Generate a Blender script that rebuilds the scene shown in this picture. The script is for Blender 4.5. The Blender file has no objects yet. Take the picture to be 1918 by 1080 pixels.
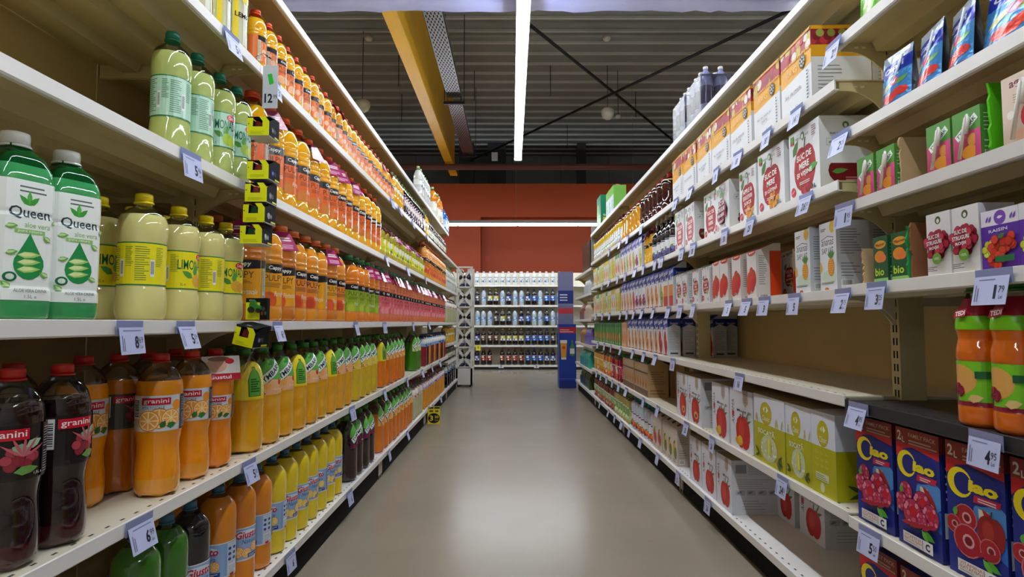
import bpy, math, random
from mathutils import Vector, Matrix

RND = random.Random(11)
S = bpy.context.scene
COL = S.collection
PI = math.pi

# ------------------------------------------------------------------ camera, world, exposure
cam_d = bpy.data.cameras.new('camera')
cam = bpy.data.objects.new('camera', cam_d)
COL.objects.link(cam)
cam_d.sensor_width = 36.0
cam_d.lens = 36.0 * 1116.0 / 1918.0
cam_d.clip_start = 0.02
cam.location = (0.0, 0.0, 0.86)
cam.rotation_euler = (PI / 2 + math.atan(64 / 1116.0), 0, 0)
S.camera = cam

world = bpy.data.worlds.new('store_dark')
S.world = world
world.use_nodes = True
world.node_tree.nodes['Background'].inputs[0].default_value = (0.50, 0.52, 0.56, 1)
world.node_tree.nodes['Background'].inputs[1].default_value = 0.05

S.view_settings.view_transform = 'Standard'
S.view_settings.look = 'None'
S.view_settings.exposure = 0.80
S.view_settings.gamma = 1.0
S.view_settings.use_curve_mapping = False
S.cycles.max_bounces = 7
S.cycles.diffuse_bounces = 4
S.cycles.glossy_bounces = 3
S.cycles.transmission_bounces = 3
S.cycles.transparent_max_bounces = 12
S.cycles.caustics_reflective = False
S.cycles.caustics_refractive = False
S.cycles.sample_clamp_indirect = 4.0

LED_POWER = 40.0


# ------------------------------------------------------------------ colours and materials
def lin(h):
    if not isinstance(h, str):
        return tuple(h)
    h = h.lstrip('#')
    out = []
    for i in (0, 2, 4):
        c = int(h[i:i + 2], 16) / 255.0
        out.append(c / 12.92 if c <= 0.04045 else ((c + 0.055) / 1.055) ** 2.4)
    return tuple(out)


MATS = {}


def material(name, rough=0.5, spec=0.5, coat=0.0, metal=0.0, bump=None, mottled=None):
    m = bpy.data.materials.new(name)
    m.use_nodes = True
    nt = m.node_tree
    b = nt.nodes['Principled BSDF']
    a = nt.nodes.new('ShaderNodeAttribute')
    a.attribute_type = 'GEOMETRY'
    a.attribute_name = 'tint'
    src = a.outputs['Color']
    if mottled:
        scale, lo, hi = mottled
        tc = nt.nodes.new('ShaderNodeTexCoord')
        n = nt.nodes.new('ShaderNodeTexNoise')
        n.inputs['Scale'].default_value = scale
        n.inputs['Detail'].default_value = 5
        nt.links.new(tc.outputs['Object'], n.inputs['Vector'])
        r = nt.nodes.new('ShaderNodeMapRange')
        r.inputs['From Min'].default_value = 0.3
        r.inputs['From Max'].default_value = 0.7
        r.inputs['To Min'].default_value = lo
        r.inputs['To Max'].default_value = hi
        nt.links.new(n.outputs['Fac'], r.inputs['Value'])
        mx = nt.nodes.new('ShaderNodeVectorMath')
        mx.operation = 'SCALE'
        nt.links.new(src, mx.inputs[0])
        nt.links.new(r.outputs[0], mx.inputs['Scale'])
        src = mx.outputs[0]
    nt.links.new(src, b.inputs['Base Color'])
    b.inputs['Roughness'].default_value = rough
    b.inputs['Specular IOR Level'].default_value = spec
    b.inputs['Coat Weight'].default_value = coat
    b.inputs['Coat Roughness'].default_value = 0.02
    b.inputs['Metallic'].default_value = metal
    if name == 'juice':
        b.inputs['Subsurface Weight'].default_value = 0.35
        b.inputs['Subsurface Radius'].default_value = (1.0, 0.6, 0.25)
        b.inputs['Subsurface Scale'].default_value = 0.02
    if bump:
        tc = nt.nodes.new('ShaderNodeTexCoord')
        n = nt.nodes.new('ShaderNodeTexNoise')
        n.inputs['Scale'].default_value = bump[0]
        n.inputs['Detail'].default_value = 3
        bp = nt.nodes.new('ShaderNodeBump')
        bp.inputs['Strength'].default_value = bump[1]
        bp.inputs['Distance'].default_value = 0.01
        nt.links.new(tc.outputs['Object'], n.inputs['Vector'])
        nt.links.new(n.outputs['Fac'], bp.inputs['Height'])
        nt.links.new(bp.outputs[0], b.inputs['Normal'])
    MATS[name] = m
    return m


material('print', 0.42, 0.35)                 # printed paper and carton
material('film', 0.22, 0.5)                   # printed plastic film
material('card', 0.8, 0.2)                    # raw cardboard
material('plastic', 0.32, 0.5)
material('juice', 0.05, 0.6, coat=0.6, bump=(38, 0.045))
material('paint', 0.38, 0.4, mottled=(3.0, 0.94, 1.04))       # powder coated sheet steel
material('panel', 0.55, 0.3, mottled=(2.0, 0.93, 1.05))
material('floor', 0.24, 0.5, mottled=(1.6, 0.93, 1.06))
material('wall', 0.6, 0.3, mottled=(0.8, 0.93, 1.06))
material('deckroof', 0.55, 0.3, mottled=(1.2, 0.9, 1.08))
material('wrap', 0.3, 0.5, bump=(7, 0.6))
material('foil', 0.22, 0.6, metal=0.35, bump=(26, 0.35))
material('steel', 0.35, 0.5, metal=0.8)


def clear_material(name, tint, see, rough=0.04, body=None):
    m = bpy.data.materials.new(name)
    m.use_nodes = True
    nt = m.node_tree
    nt.nodes.clear()
    out = nt.nodes.new('ShaderNodeOutputMaterial')
    t = nt.nodes.new('ShaderNodeBsdfTransparent')
    t.inputs[0].default_value = (*tint, 1)
    if body:
        g = nt.nodes.new('ShaderNodeBsdfPrincipled')
        g.inputs['Base Color'].default_value = (*body, 1)
    else:
        g = nt.nodes.new('ShaderNodeBsdfGlossy')
    g.inputs['Roughness'].default_value = rough
    fr = nt.nodes.new('ShaderNodeFresnel')
    fr.inputs[0].default_value = 1.5
    ad = nt.nodes.new('ShaderNodeMath')
    ad.operation = 'ADD'
    ad.use_clamp = True
    ad.inputs[1].default_value = 1.0 - see
    nt.links.new(fr.outputs[0], ad.inputs[0])
    mx = nt.nodes.new('ShaderNodeMixShader')
    nt.links.new(ad.outputs[0], mx.inputs[0])
    nt.links.new(t.outputs[0], mx.inputs[1])
    nt.links.new(g.outputs[0], mx.inputs[2])
    nt.links.new(mx.outputs[0], out.inputs[0])
    MATS[name] = m


clear_material('pet', (0.93, 0.93, 0.90), 0.94)
clear_material('pet_green', (0.04, 0.36, 0.09), 0.5, body=(0.005, 0.10, 0.02))
clear_material('clear', (0.93, 0.94, 0.99), 0.95)
clear_material('shrink', (0.95, 0.95, 0.99), 0.985, 0.35)
clear_material('holder', (0.80, 0.84, 0.97), 0.55, body=(0.45, 0.50, 0.80))


def emitter(name, col, strength):
    m = bpy.data.materials.new(name)
    m.use_nodes = True
    nt = m.node_tree
    nt.nodes.clear()
    out = nt.nodes.new('ShaderNodeOutputMaterial')
    e = nt.nodes.new('ShaderNodeEmission')
    e.inputs[0].default_value = (*col, 1)
    e.inputs[1].default_value = strength
    nt.links.new(e.outputs[0], out.inputs[0])
    MATS[name] = m


emitter('led', (0.89, 0.95, 1.0), LED_POWER)


# ------------------------------------------------------------------ mesh building
class MB:
    def __init__(s):
        s.v, s.f, s.m, s.t, s.s = [], [], [], [], []

    def face(s, pts, col, mat, smooth=False):
        n = len(s.v)
        s.v.extend(pts)
        s.f.append(tuple(range(n, n + len(pts))))
        s.m.append(mat)
        s.t.append(col)
        s.s.append(smooth)

    def box(s, x0, x1, y0, y1, z0, z1, col, mat, M=None, skip=''):
        n = len(s.v)
        p = [(x, y, z) for z in (z0, z1) for y in (y0, y1) for x in (x0, x1)]
        if M is not None:
            p = [tuple(M @ Vector(q)) for q in p]
        s.v.extend(p)
        for k, q in (('b', (0, 2, 3, 1)), ('t', (4, 5, 7, 6)), ('-y', (0, 1, 5, 4)), ('+y', (2, 6, 7, 3)), ('-x', (0, 4, 6, 2)), ('+x', (1, 3, 7, 5))):
            s.f.append(tuple(n + i for i in q))
            s.m.append(mat)
            s.t.append(col)
            s.s.append(False)
        return s

    def prism(s, prof, a0, a1, axis, col, mat):
        """prof: outline in the plane across AXIS ('x': (y,z), 'y': (x,z), 'z': (x,y)), run from a0 to a1 along it"""
        def P(q, a):
            return (a, q[0], q[1]) if axis == 'x' else ((q[0], a, q[1]) if axis == 'y' else (q[0], q[1], a))
        k, n = len(prof), len(s.v)
        s.v.extend([P(q, a0) for q in prof] + [P(q, a1) for q in prof])
        fs = [tuple(range(n, n + k)), tuple(range(n + 2 * k - 1, n + k - 1, -1))]
        fs += [(n + i, n + (i + 1) % k, n + k + (i + 1) % k, n + k + i) for i in range(k)]
        for f in fs:
            s.f.append(f)
            s.m.append(mat)
            s.t.append(col)
            s.s.append(False)
        return s

    def lathe(s, prof, seg, style, sq=0.0, petal=0.0, M=None, cap0=True, cap1=True):
        """prof: [(r, z)]; style(z_mid) -> (col, mat)"""
        n = len(s.v)
        for i, (r, z) in enumerate(prof):
            for k in range(seg):
                a = 2 * PI * k / seg
                rr, zz = r, z
                if sq:
                    c, d = abs(math.cos(a)), abs(math.sin(a))
                    rr = r * ((c ** sq + d ** sq) ** (-1.0 / sq))
                if petal and i < 2:
                    zz = z + petal * (0.5 - 0.5 * math.cos(5 * a)) * (1 if i == 0 else 0.6)
                p = (rr * math.cos(a), rr * math.sin(a), zz)
                s.v.append(tuple(M @ Vector(p)) if M is not None else p)
        for i in range(len(prof) - 1):
            col, mat = style((prof[i][1] + prof[i + 1][1]) / 2)
            for k in range(seg):
                k2 = (k + 1) % seg
                s.f.append((n + i * seg + k, n + i * seg + k2, n + (i + 1) * seg + k2, n + (i + 1) * seg + k))
                s.m.append(mat)
                s.t.append(col)
                s.s.append(True)
        if cap0:
            col, mat = style(prof[0][1])
            s.f.append(tuple(n + k for k in range(seg - 1, -1, -1)))
            s.m.append(mat); s.t.append(col); s.s.append(False)
        if cap1:
            col, mat = style(prof[-1][1])
            s.f.append(tuple(n + (len(prof) - 1) * seg + k for k in range(seg)))
            s.m.append(mat); s.t.append(col); s.s.append(False)
        return s

    def tube(s, path, r, col, mat, seg=8):
        pts = [Vector(p) for p in path]
        n = len(s.v)
        up0 = Vector((0, 0, 1))
        for i, p in enumerate(pts):
            d = (pts[min(i + 1, len(pts) - 1)] - pts[max(i - 1, 0)]).normalized()
            u = up0 if abs(d.z) < 0.9 else Vector((1, 0, 0))
            a = d.cross(u).normalized()
            b = d.cross(a).normalized()
            for k in range(seg):
                t = 2 * PI * k / seg
                s.v.append(tuple(p + a * (r * math.cos(t)) + b * (r * math.sin(t))))
        for i in range(len(pts) - 1):
            for k in range(seg):
                k2 = (k + 1) % seg
                s.f.append((n + i * seg + k, n + i * seg + k2, n + (i + 1) * seg + k2, n + (i + 1) * seg + k))
                s.m.append(mat); s.t.append(col); s.s.append(True)
        for e, o in ((0, range(seg - 1, -1, -1)), (len(pts) - 1, range(seg))):
            s.f.append(tuple(n + e * seg + k for k in o))
            s.m.append(mat); s.t.append(col); s.s.append(False)
        return s

    def art(s, art, fn, mat='print', cu=None, cv=None):
        """lay the flat print ART on a surface; fn(u, v, off) -> point; cu: strip width on curved faces; cv: heights of the surface's creases"""
        for poly, col, layer in art.items:
            ps = [poly]
            if art.clip:
                u0, v0, u1, v1 = art.clip
                for ax, lim, keep in ((0, u0, 1), (0, u1, -1), (1, v0, 1), (1, v1, -1)):
                    ps = [q for q in (clip(p, ax, lim, keep) for p in ps) if q]
            if cu:
                out = []
                for p in ps:
                    k0 = math.floor(min(q[0] for q in p) / cu + 1e-6)
                    k1 = math.ceil(max(q[0] for q in p) / cu - 1e-6)
                    for k in range(k0, k1):
                        q = p
                        if k > k0:
                            q = clip(q, 0, k * cu, 1)
                        if q and k < k1 - 1:
                            q = clip(q, 0, (k + 1) * cu, -1)
                        if q:
                            out.append(q)
                ps = out
            if cv:
                out = []
                for p in ps:
                    lims = [-1e9] + list(cv) + [1e9]
                    lo, hi = min(q[1] for q in p), max(q[1] for q in p)
                    for a, b in zip(lims, lims[1:]):
                        if hi <= a or lo >= b:
                            continue
                        q = p
                        if lo < a:
                            q = clip(q, 1, a, 1)
                        if q and hi > b:
                            q = clip(q, 1, b, -1)
                        if q:
                            out.append(q)
                ps = out
            off = 0.00025 + 0.00006 * layer
            for p in ps:
                s.face([tuple(fn(u, v, off)) for u, v in p], col, mat)
        return s

    def build(s, name, parent=None, loc=None, rot=None):
        me = bpy.data.meshes.new(name)
        me.from_pydata(s.v, [], s.f)
        names = list(dict.fromkeys(s.m))
        for x in names:
            me.materials.append(MATS[x])
        ix = {x: i for i, x in enumerate(names)}
        me.polygons.foreach_set('material_index', [ix[x] for x in s.m])
        me.polygons.foreach_set('use_smooth', s.s)
        at = me.attributes.new('tint', 'FLOAT_COLOR', 'FACE')
        flat, cache = [], {}
        for c in s.t:
            if c not in cache:
                cache[c] = (*lin(c), 1.0)
            flat.extend(cache[c])
        at.data.foreach_set('color', flat)
        me.update()
        o = bpy.data.objects.new(name, me)
        COL.objects.link(o)
        if parent is not None:
            o.parent = parent
        if loc is not None:
            o.location = loc
        if rot is not None:
            o.rotation_euler = rot
        return o


def clip(p, ax, lim, keep):
    out = []
    for i in range(len(p)):
        a, b = p[i], p[(i + 1) % len(p)]
        da, db = (a[ax] - lim) * keep, (b[ax] - lim) * keep
        if da >= 0:
            out.append(a)
        if (da > 0 and db < 0) or (da < 0 and db > 0):
            t = da / (da - db)
            out.append((a[0] + (b[0] - a[0]) * t, a[1] + (b[1] - a[1]) * t))
    return out if len(out) >= 3 else None


_TEXT = {}


def text_tris(st, bold):
    key = (st, bold)
    if key not in _TEXT:
        cu = bpy.data.curves.new('lettering', 'FONT')
        cu.body = st
        cu.size = 1.0
        cu.resolution_u = 2
        cu.offset = bold
        o = bpy.data.objects.new('lettering', cu)
        COL.objects.link(o)
        bpy.context.view_layer.update()
        me = bpy.data.meshes.new_from_object(o.evaluated_get(bpy.context.evaluated_depsgraph_get()))
        me.calc_loop_triangles()
        vs = [(v.co.x, v.co.y) for v in me.vertices]
        tris = [[vs[i] for i in t.vertices] for t in me.loop_triangles]
        bpy.data.objects.remove(o)
        bpy.data.curves.remove(cu)
        bpy.data.meshes.remove(me)
        xs = [p[0] for t in tris for p in t] or [0, 1]
        ys = [p[1] for t in tris for p in t] or [0, 1]
        _TEXT[key] = (tris, min(xs), max(xs), min(ys), max(ys))
    return _TEXT[key]


class Art:
    def __init__(s, clip=None):
        s.items, s.n, s.clip = [], 0, clip

    def poly(s, pts, col):
        s.n += 1
        s.items.append((list(pts), col, s.n))
        return s

    def rect(s, u0, v0, u1, v1, col):
        return s.poly([(u0, v0), (u1, v0), (u1, v1), (u0, v1)], col)

    def ell(s, cu, cv, ru, rv, col, n=14, rot=0.0):
        c, d = math.cos(rot), math.sin(rot)
        return s.poly([(cu + ru * math.cos(2 * PI * k / n) * c - rv * math.sin(2 * PI * k / n) * d,
                        cv + ru * math.cos(2 * PI * k / n) * d + rv * math.sin(2 * PI * k / n) * c) for k in range(n)], col)

    def leaf(s, u, v, L, W, rot, col):
        c, d = math.cos(rot), math.sin(rot)
        return s.poly([(u + x * c - y * d, v + x * d + y * c) for x, y in ((0, 0), (L * .3, -W / 2), (L * .65, -W * .42), (L, 0), (L * .65, W * .42), (L * .3, W / 2))], col)

    def text(s, st, cu, cv, w, h, col, rot=0.0, bold=0.0, slant=0.0):
        """text filling the w x h box centred on (cu, cv)"""
        tris, x0, x1, y0, y1 = text_tris(st, bold)
        if not tris:
            return s
        sx, sy = w / max(x1 - x0, 1e-6), h / max(y1 - y0, 1e-6)
        c, d = math.cos(rot), math.sin(rot)
        s.n += 1
        for t in tris:
            q = []
            for x, y in t:
                Y = (y - (y0 + y1) / 2) * sy
                X = (x - (x0 + x1) / 2) * sx + slant * Y
                q.append((cu + X * c - Y * d, cv + X * d + Y * c))
            s.items.append((q, col, s.n))
        return s

    def lines(s, u0, v0, u1, v1, n, col, fill=0.45):
        s.n += 1
        st = (v1 - v0) / n
        for i in range(n):
            e = u1 - (u1 - u0) * RND.choice((0, 0, .08, .2, .35))
            s.items.append(([(u0, v0 + i * st), (e, v0 + i * st), (e, v0 + (i + fill) * st), (u0, v0 + (i + fill) * st)], col, s.n))
        return s

    def barcode(s, u0, v0, u1, v1, up=False):
        s.rect(u0, v0, u1, v1, '#eeeeee')
        s.n += 1
        k = 11
        m = 0.1
        for i in range(k):
            a, b = m + (1 - 2 * m) * i / k, m + (1 - 2 * m) * (i + RND.uniform(.3, .7)) / k
            if up:
                q = [(u0 + (u1 - u0) * m, v0 + (v1 - v0) * a), (u1 - (u1 - u0) * m, v0 + (v1 - v0) * a), (u1 - (u1 - u0) * m, v0 + (v1 - v0) * b), (u0 + (u1 - u0) * m, v0 + (v1 - v0) * b)]
            else:
                q = [(u0 + (u1 - u0) * a, v0 + (v1 - v0) * .15), (u0 + (u1 - u0) * b, v0 + (v1 - v0) * .15), (u0 + (u1 - u0) * b, v1 - (v1 - v0) * .1), (u0 + (u1 - u0) * a, v1 - (v1 - v0) * .1)]
            s.items.append((q, '#20222a', s.n))
        return s

    # fruit pictures as printed on the packs
    def apple(s, u, v, r, col='#c0181e', col2='#d8402f'):
        s.ell(u - r * .30, v, r * .66, r * .92, col)
        s.ell(u + r * .30, v, r * .66, r * .92, col)
        s.ell(u - r * .2, v + r * .1, r * .4, r * .6, col2)
        s.poly([(u - r * .05, v + r * .8), (u + r * .05, v + r * .8), (u + r * .16, v + r * 1.25), (u + r * .06, v + r * 1.25)], '#4a3a1c')
        return s

    def orange(s, u, v, r, rim='#f08a1c', flesh='#f7b64a', n=8):
        s.ell(u, v, r, r, rim, 16)
        s.ell(u, v, r * .88, r * .88, '#fbe3a6', 16)
        s.n += 1
        for k in range(n):
            a0, a1 = 2 * PI * (k + .1) / n, 2 * PI * (k + .9) / n
            s.items.append(([(u + r * .12 * math.cos((a0 + a1) / 2), v + r * .12 * math.sin((a0 + a1) / 2)), (u + r * .8 * math.cos(a0), v + r * .8 * math.sin(a0)), (u + r * .8 * math.cos(a1), v + r * .8 * math.sin(a1))], flesh, s.n))
        return s

    def berries(s, u, v, r, n, col, col2, spread=1.0, seed=1):
        q = random.Random(seed)
        for k in range(n):
            a, d = q.uniform(0, 2 * PI), r * 1.6 * math.sqrt(q.random()) * spread
            x, y_ = u + d * math.cos(a), v + d * math.sin(a) * .8
            e = tuple(c * .45 for c in lin(col))
            s.ell(x, y_, r * .66, r * .66, e, 10)
            s.ell(x - r * .03, y_ + r * .04, r * .56, r * .56, col if k % 2 else col2, 10)
        return s

    def pineapple(s, u, v, r):
        for k in range(7):
            s.leaf(u, v + r * 1.1, r * 1.3, r * .3, PI / 2 + (k - 3) * .28, '#3f7a36' if k % 2 else '#58944a')
        s.ell(u, v, r * .82, r * 1.25, '#d98a22', 16)
        s.n += 1
        for i in range(-2, 3):
            for j in range(-3, 4):
                x, y = u + (i + (.5 if j % 2 else 0)) * r * .32, v + j * r * .31
                if ((x - u) / (r * .7)) ** 2 + ((y - v) / (r * 1.1)) ** 2 < 1:
                    s.items.append(([(x - r * .13, y), (x, y - r * .13), (x + r * .13, y), (x, y + r * .13)], '#f2c24a', s.n))
        return s


def plane_fn(o, r, u, n):
    o, r, u, n = Vector(o), Vector(r), Vector(u), Vector(n)
    return lambda a, b, off: o + r * a + u * b + n * off


def cyl_fn(r0, rfun, strip, sq=0.0):
    def P(k, R, off):
        a = k * strip / r0
        rr = R
        if sq:
            c, d = abs(math.cos(a)), abs(math.sin(a))
            rr = R * ((c ** sq + d ** sq) ** (-1.0 / sq))
        return ((rr + off) * math.cos(a), (rr + off) * math.sin(a))

    def f(u, v, off):
        R = rfun(v)
        k = math.floor(u / strip + 1e-7)
        t = u / strip - k
        a, b = P(k, R, off), P(k + 1, R, off)
        return (a[0] + (b[0] - a[0]) * t, a[1] + (b[1] - a[1]) * t, v)
    return f


def empty(name, loc=(0, 0, 0), rz=0.0):
    o = bpy.data.objects.new(name, None)
    o.empty_display_size = 0.03
    COL.objects.link(o)
    o.location = loc
    o.rotation_euler = (0, 0, rz)
    return o


def tag(o, label, cat, group=None, kind=None):
    o['label'] = label
    o['category'] = cat
    if group:
        o['group'] = group
    if kind:
        o['kind'] = kind
    return o


def struct(o):
    o['kind'] = 'structure'
    return o


def copy_tree(o, parent=None):
    c = o.copy()
    COL.objects.link(c)
    if parent is not None:
        c.parent = parent
    for ch in KIDS.get(o.name, ()):
        copy_tree(ch, c)
    return c


KIDS = {}


def index_kids(o):
    ch = list(o.children)
    KIDS[o.name] = ch
    for c in ch:
        index_kids(c)


class Proto:
    def __init__(s, root):
        s.root, s.used = root, False
        index_kids(root)

    def put(s, loc, rz):
        if s.used:
            o = copy_tree(s.root)
        else:
            s.used = True
            o = s.root
        o.location = loc
        o.rotation_euler = (0, 0, rz)
        return o


REG = []
ORD = ('first second third fourth fifth sixth seventh eighth ninth tenth eleventh twelfth thirteenth fourteenth fifteenth sixteenth seventeenth '
       'eighteenth nineteenth twentieth').split()


def ordinal(n):
    if n <= 20:
        return ORD[n - 1]
    tens = {2: 'twenty', 3: 'thirty', 4: 'forty'}[n // 10]
    return tens + '-' + ORD[n % 10 - 1] if n % 10 else tens[:-1] + 'ieth'


def place(proto, loc, rz, desc, row, cat, back=False):
    o = proto.put(loc, rz)
    REG.append((o, desc, row, cat, back, loc))
    return o


def name_all():
    groups = {}
    for e in REG:
        d = e[1].split(' with ')[0].split(', ')[0] if e[4] else e[1]
        groups.setdefault((d, e[2], e[4]), []).append(e)
    for (desc, row, back), es in groups.items():
        across = 'far wall' in row
        es.sort(key=lambda e: (round(e[5][0], 3) if across else round(e[5][1], 3), e[5][0]))
        for i, e in enumerate(es):
            if e[3] == 'price tag':
                continue
            where = ' in back row' if back else ''
            if len(es) == 1:
                lab = f"{desc}{where} on {row}"
            elif across:
                lab = f"{desc}, {ordinal(i + 1)} from left, {row}"
            else:
                lab = f"{desc}, {ordinal(i + 1)}{where if back else ' from near end'}, {row}"
            tag(e[0], lab, e[3], f"{desc}s on {row}" if len(es) > 1 else None)
    cards = {}
    for e in REG:
        if e[3] == 'price tag':
            cards.setdefault(e[2], []).append(e)
    for row, es in cards.items():
        es.sort(key=lambda e: e[5][1])
        for i, e in enumerate(es):
            tag(e[0], f"{e[1]}, {ordinal(i + 1)} tag from near end, {row}", 'price tag', f"price tags along {row}")


# ------------------------------------------------------------------ room
FLOORC, CREAM, LIP, BEIGE = '#968b7a', '#d6c799', '#eae8e6', '#d6c18c'

m = MB()
m.box(-9, 9, -4, 15, -0.1, 0, FLOORC, 'floor')
for yj in (1.2, 4.25, 7.3, 10.35):
    m.face([(-9, yj, .0006), (9, yj, .0006), (9, yj + .006, .0006), (-9, yj + .006, .0006)], '#a39581', 'floor')
struct(m.build('floor'))

m = MB()                                       # trapezoid steel roof deck, ribs across the aisle
y, zc = -4.0, 5.0
prof = []
while y < 14.6:
    prof += [(y, zc), (y + .312, zc), (y + .314, zc - .035), (y + .342, zc - .035), (y + .344, zc)]
    y += .36
prof += [(y, zc), (y, zc + .16), (-4.0, zc + .16)]
for (a, b) in zip(prof[:-3], prof[1:-2]):
    m.face([(-9, a[0], a[1]), (9, a[0], a[1]), (9, b[0], b[1]), (-9, b[0], b[1])], '#959995' if a[1] == b[1] == zc else '#d6d8d4', 'deckroof')
m.box(-9, 9, -4, 15, zc + .14, zc + .2, '#55544f', 'deckroof')
struct(m.build('ceiling'))

ORANGE = '#8f340b'
m = MB()
m.box(-9, -.62, 11.72, 11.9, 0, 3.62, ORANGE, 'wall')
m.box(-.62, 9, 11.98, 12.1, 0, 3.60, ORANGE, 'wall')
m.box(-.62, 9, 11.72, 11.98, 2.95, 3.62, ORANGE, 'wall')
struct(m.build('wall_back'))
m = MB()
m.box(-9, 9, 14.6, 14.8, 0, 5.1, '#b0b1b4', 'wall')
for k in range(-6, 7):
    m.box(k * 1.2, k * 1.2 + .02, 14.585, 14.6, 3, 5.0, '#8f9092', 'wall')
struct(m.build('wall_rear_hall'))
struct(MB().box(-9.2, -9, -4, 15, 0, 5.1, '#8f8a80', 'wall').build('wall_left'))
struct(MB().box(9, 9.2, -4, 15, 0, 5.1, '#8f8a80', 'wall').build('wall_right'))
struct(MB().box(-9, 9, -4.2, -4, 0, 5.1, '#b5b0a5', 'wall').build('wall_front'))


# ------------------------------------------------------------------ lamps
def strip_light(name, x, y, z, length, along, label, seg=1.22):
    r = empty(name, (x, y, z), 0 if along == 'y' else -PI / 2)
    tag(r, label, 'light')
    MB().prism([(-.012, -.006), (.012, -.006), (.046, .0), (.046, .012), (.03, .05), (-.03, .05), (-.046, .012), (-.046, .0)], 0, length, 'y', '#c4c6cc', 'plastic').build('housing', r)
    n = max(1, round(length / seg))
    for k in range(n):
        a, b = k * length / n + .012, (k + 1) * length / n - .012
        d = MB()
        d.prism([(-.012, -.006), (.012, -.006), (.026, -.034), (-.026, -.034)], a, b, 'y', '#ffffff', 'led')
        d.build('diffuser', r)
    for k in range(0, n + 1, 2):
        if along == 'y' and 6.0 < k * length / n < 7.6:
            continue
        MB().tube([(0, k * length / n * .98 + .05, .05), (0, k * length / n * .98 + .05, 4.99 - z)], .0025, '#8a8a8c', 'paint', 5).build('hanging_wire', r)
    MB().box(-.047, .047, length, length + .05, -.03, .058, '#d2cfc6', 'plastic').build('end_cap', r)
    return r


strip_light('linear_light', .075, -3.2, 2.92, 10.55, 'y', 'long white LED strip light hanging along the middle of the aisle')
strip_light('linear_light', -3.1, -3.2, 2.92, 10.55, 'y', 'LED strip light over the next aisle behind the bottle rack')  # hidden by the left rack; added to brighten the ceiling by bounce
strip_light('linear_light', 3.3, -3.2, 2.92, 10.55, 'y', 'LED strip light over the next aisle behind the carton rack')  # its twin behind the right rack, also unseen and added for ceiling bounce
strip_light('linear_light', -4.0, 10.1, 2.55, 8.2, 'x', 'white LED strip light across the back in front of the orange wall', 1.0)

# ------------------------------------------------------------------ things under the roof
m = MB()
XB = -1.085
YE = '#ecb010'
m.box(XB - .068, XB + .068, 1.2, 11.0, 3.60, 3.63, YE, 'paint')
m.box(XB - .012, XB + .012, 1.2, 11.0, 3.63, 4.70, YE, 'paint')
m.box(XB - .068, XB + .068, 1.2, 11.0, 4.70, 4.73, YE, 'paint')
tag(struct(m.build('roof_beam')), 'yellow steel girder running along the roof above the bottle rack', 'beam')

r = empty('cable_tray', (-.77, 4.3, 3.86))
tag(r, 'grey perforated cable tray hanging beside the yellow girder', 'cable tray')
for (y0, y1, dz) in ((0, 3.5, .0), (3.5, 6.0, -.05)):
    m = MB().box(-.10, .10, y0, y1, dz, dz + .006, '#8f8f93', 'steel')
    for sx in (-.10, .094):
        m.box(sx, sx + .006, y0, y1, dz, dz + .06, '#8f8f93', 'steel')
    yy = y0 + .04
    row = 0
    while yy < y1 - .06:
        for i in range(5):
            x = -.08 + i * .037 + (.0185 if row % 2 else 0)
            if x < .085:
                m.face([(x, yy, dz - .001), (x, yy + .045, dz - .001), (x + .013, yy + .045, dz - .001), (x + .013, yy, dz - .001)], '#1d1d20', 'card')
        yy += .055
        row += 1
    m.build('tray_section', r)
for (yb, dz) in ((.25, 0), (3.5, -.05), (6.0, -.05)):
    m = MB().box(-.14, .14, yb - .02, yb + .02, dz - .045, dz - .008, '#26262a', 'paint')
    m.box(-.135, -.125, yb - .006, yb + .006, dz - .01, 1.14, '#3b3b3e', 'paint')
    m.box(.125, .135, yb - .006, yb + .006, dz - .01, 1.14, '#3b3b3e', 'paint')
    m.build('hanger', r)

for i, (a, b, lab) in enumerate((((.16, 7.2, 4.6), (3.7, 12.65, 4.6), 'dark diagonal roof brace running from the strip light to the carton rack'),
                                 ((-.95, 13.44, 4.56), (3.6, 6.4, 4.56), 'dark diagonal roof brace crossing the other brace toward the upper right'))):
    tag(MB().tube([a, b], .022, '#232326', 'paint').build('brace_rod'), lab, 'brace')

# wrapped duct across the aisle
NX, NS = 60, 14
m = MB()
q = random.Random(5)
grid = []
for i in range(NX + 1):
    x = -2.5 + 5.2 * i / NX
    ring = []
    for k in range(NS):
        a = 2 * PI * k / NS
        e = 5.0
        rr = (abs(math.cos(a)) ** e + abs(math.sin(a)) ** e) ** (-1 / e)
        w = 1 + q.uniform(-.025, .025)
        ring.append((x + q.uniform(-.02, .02), 3.80 + .42 * rr * math.cos(a) * w, 3.29 + .235 * rr * math.sin(a) * w))
    grid.append(ring)
n0 = len(m.v)
for ring in grid:
    m.v.extend(ring)
for i in range(NX):
    for k in range(NS):
        k2 = (k + 1) % NS
        m.f.append((n0 + i * NS + k, n0 + (i + 1) * NS + k, n0 + (i + 1) * NS + k2, n0 + i * NS + k2))
        m.m.append('wrap'); m.t.append('#989ed8'); m.s.append(True)
for e in (0, NX):
    m.f.append(tuple(n0 + e * NS + k for k in range(NS)))
    m.m.append('wrap'); m.t.append('#989ed8'); m.s.append(False)
tag(m.build('wrapped_duct'), 'duct wrapped in crinkled lavender plastic sheet crossing above the aisle', 'duct')

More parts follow.
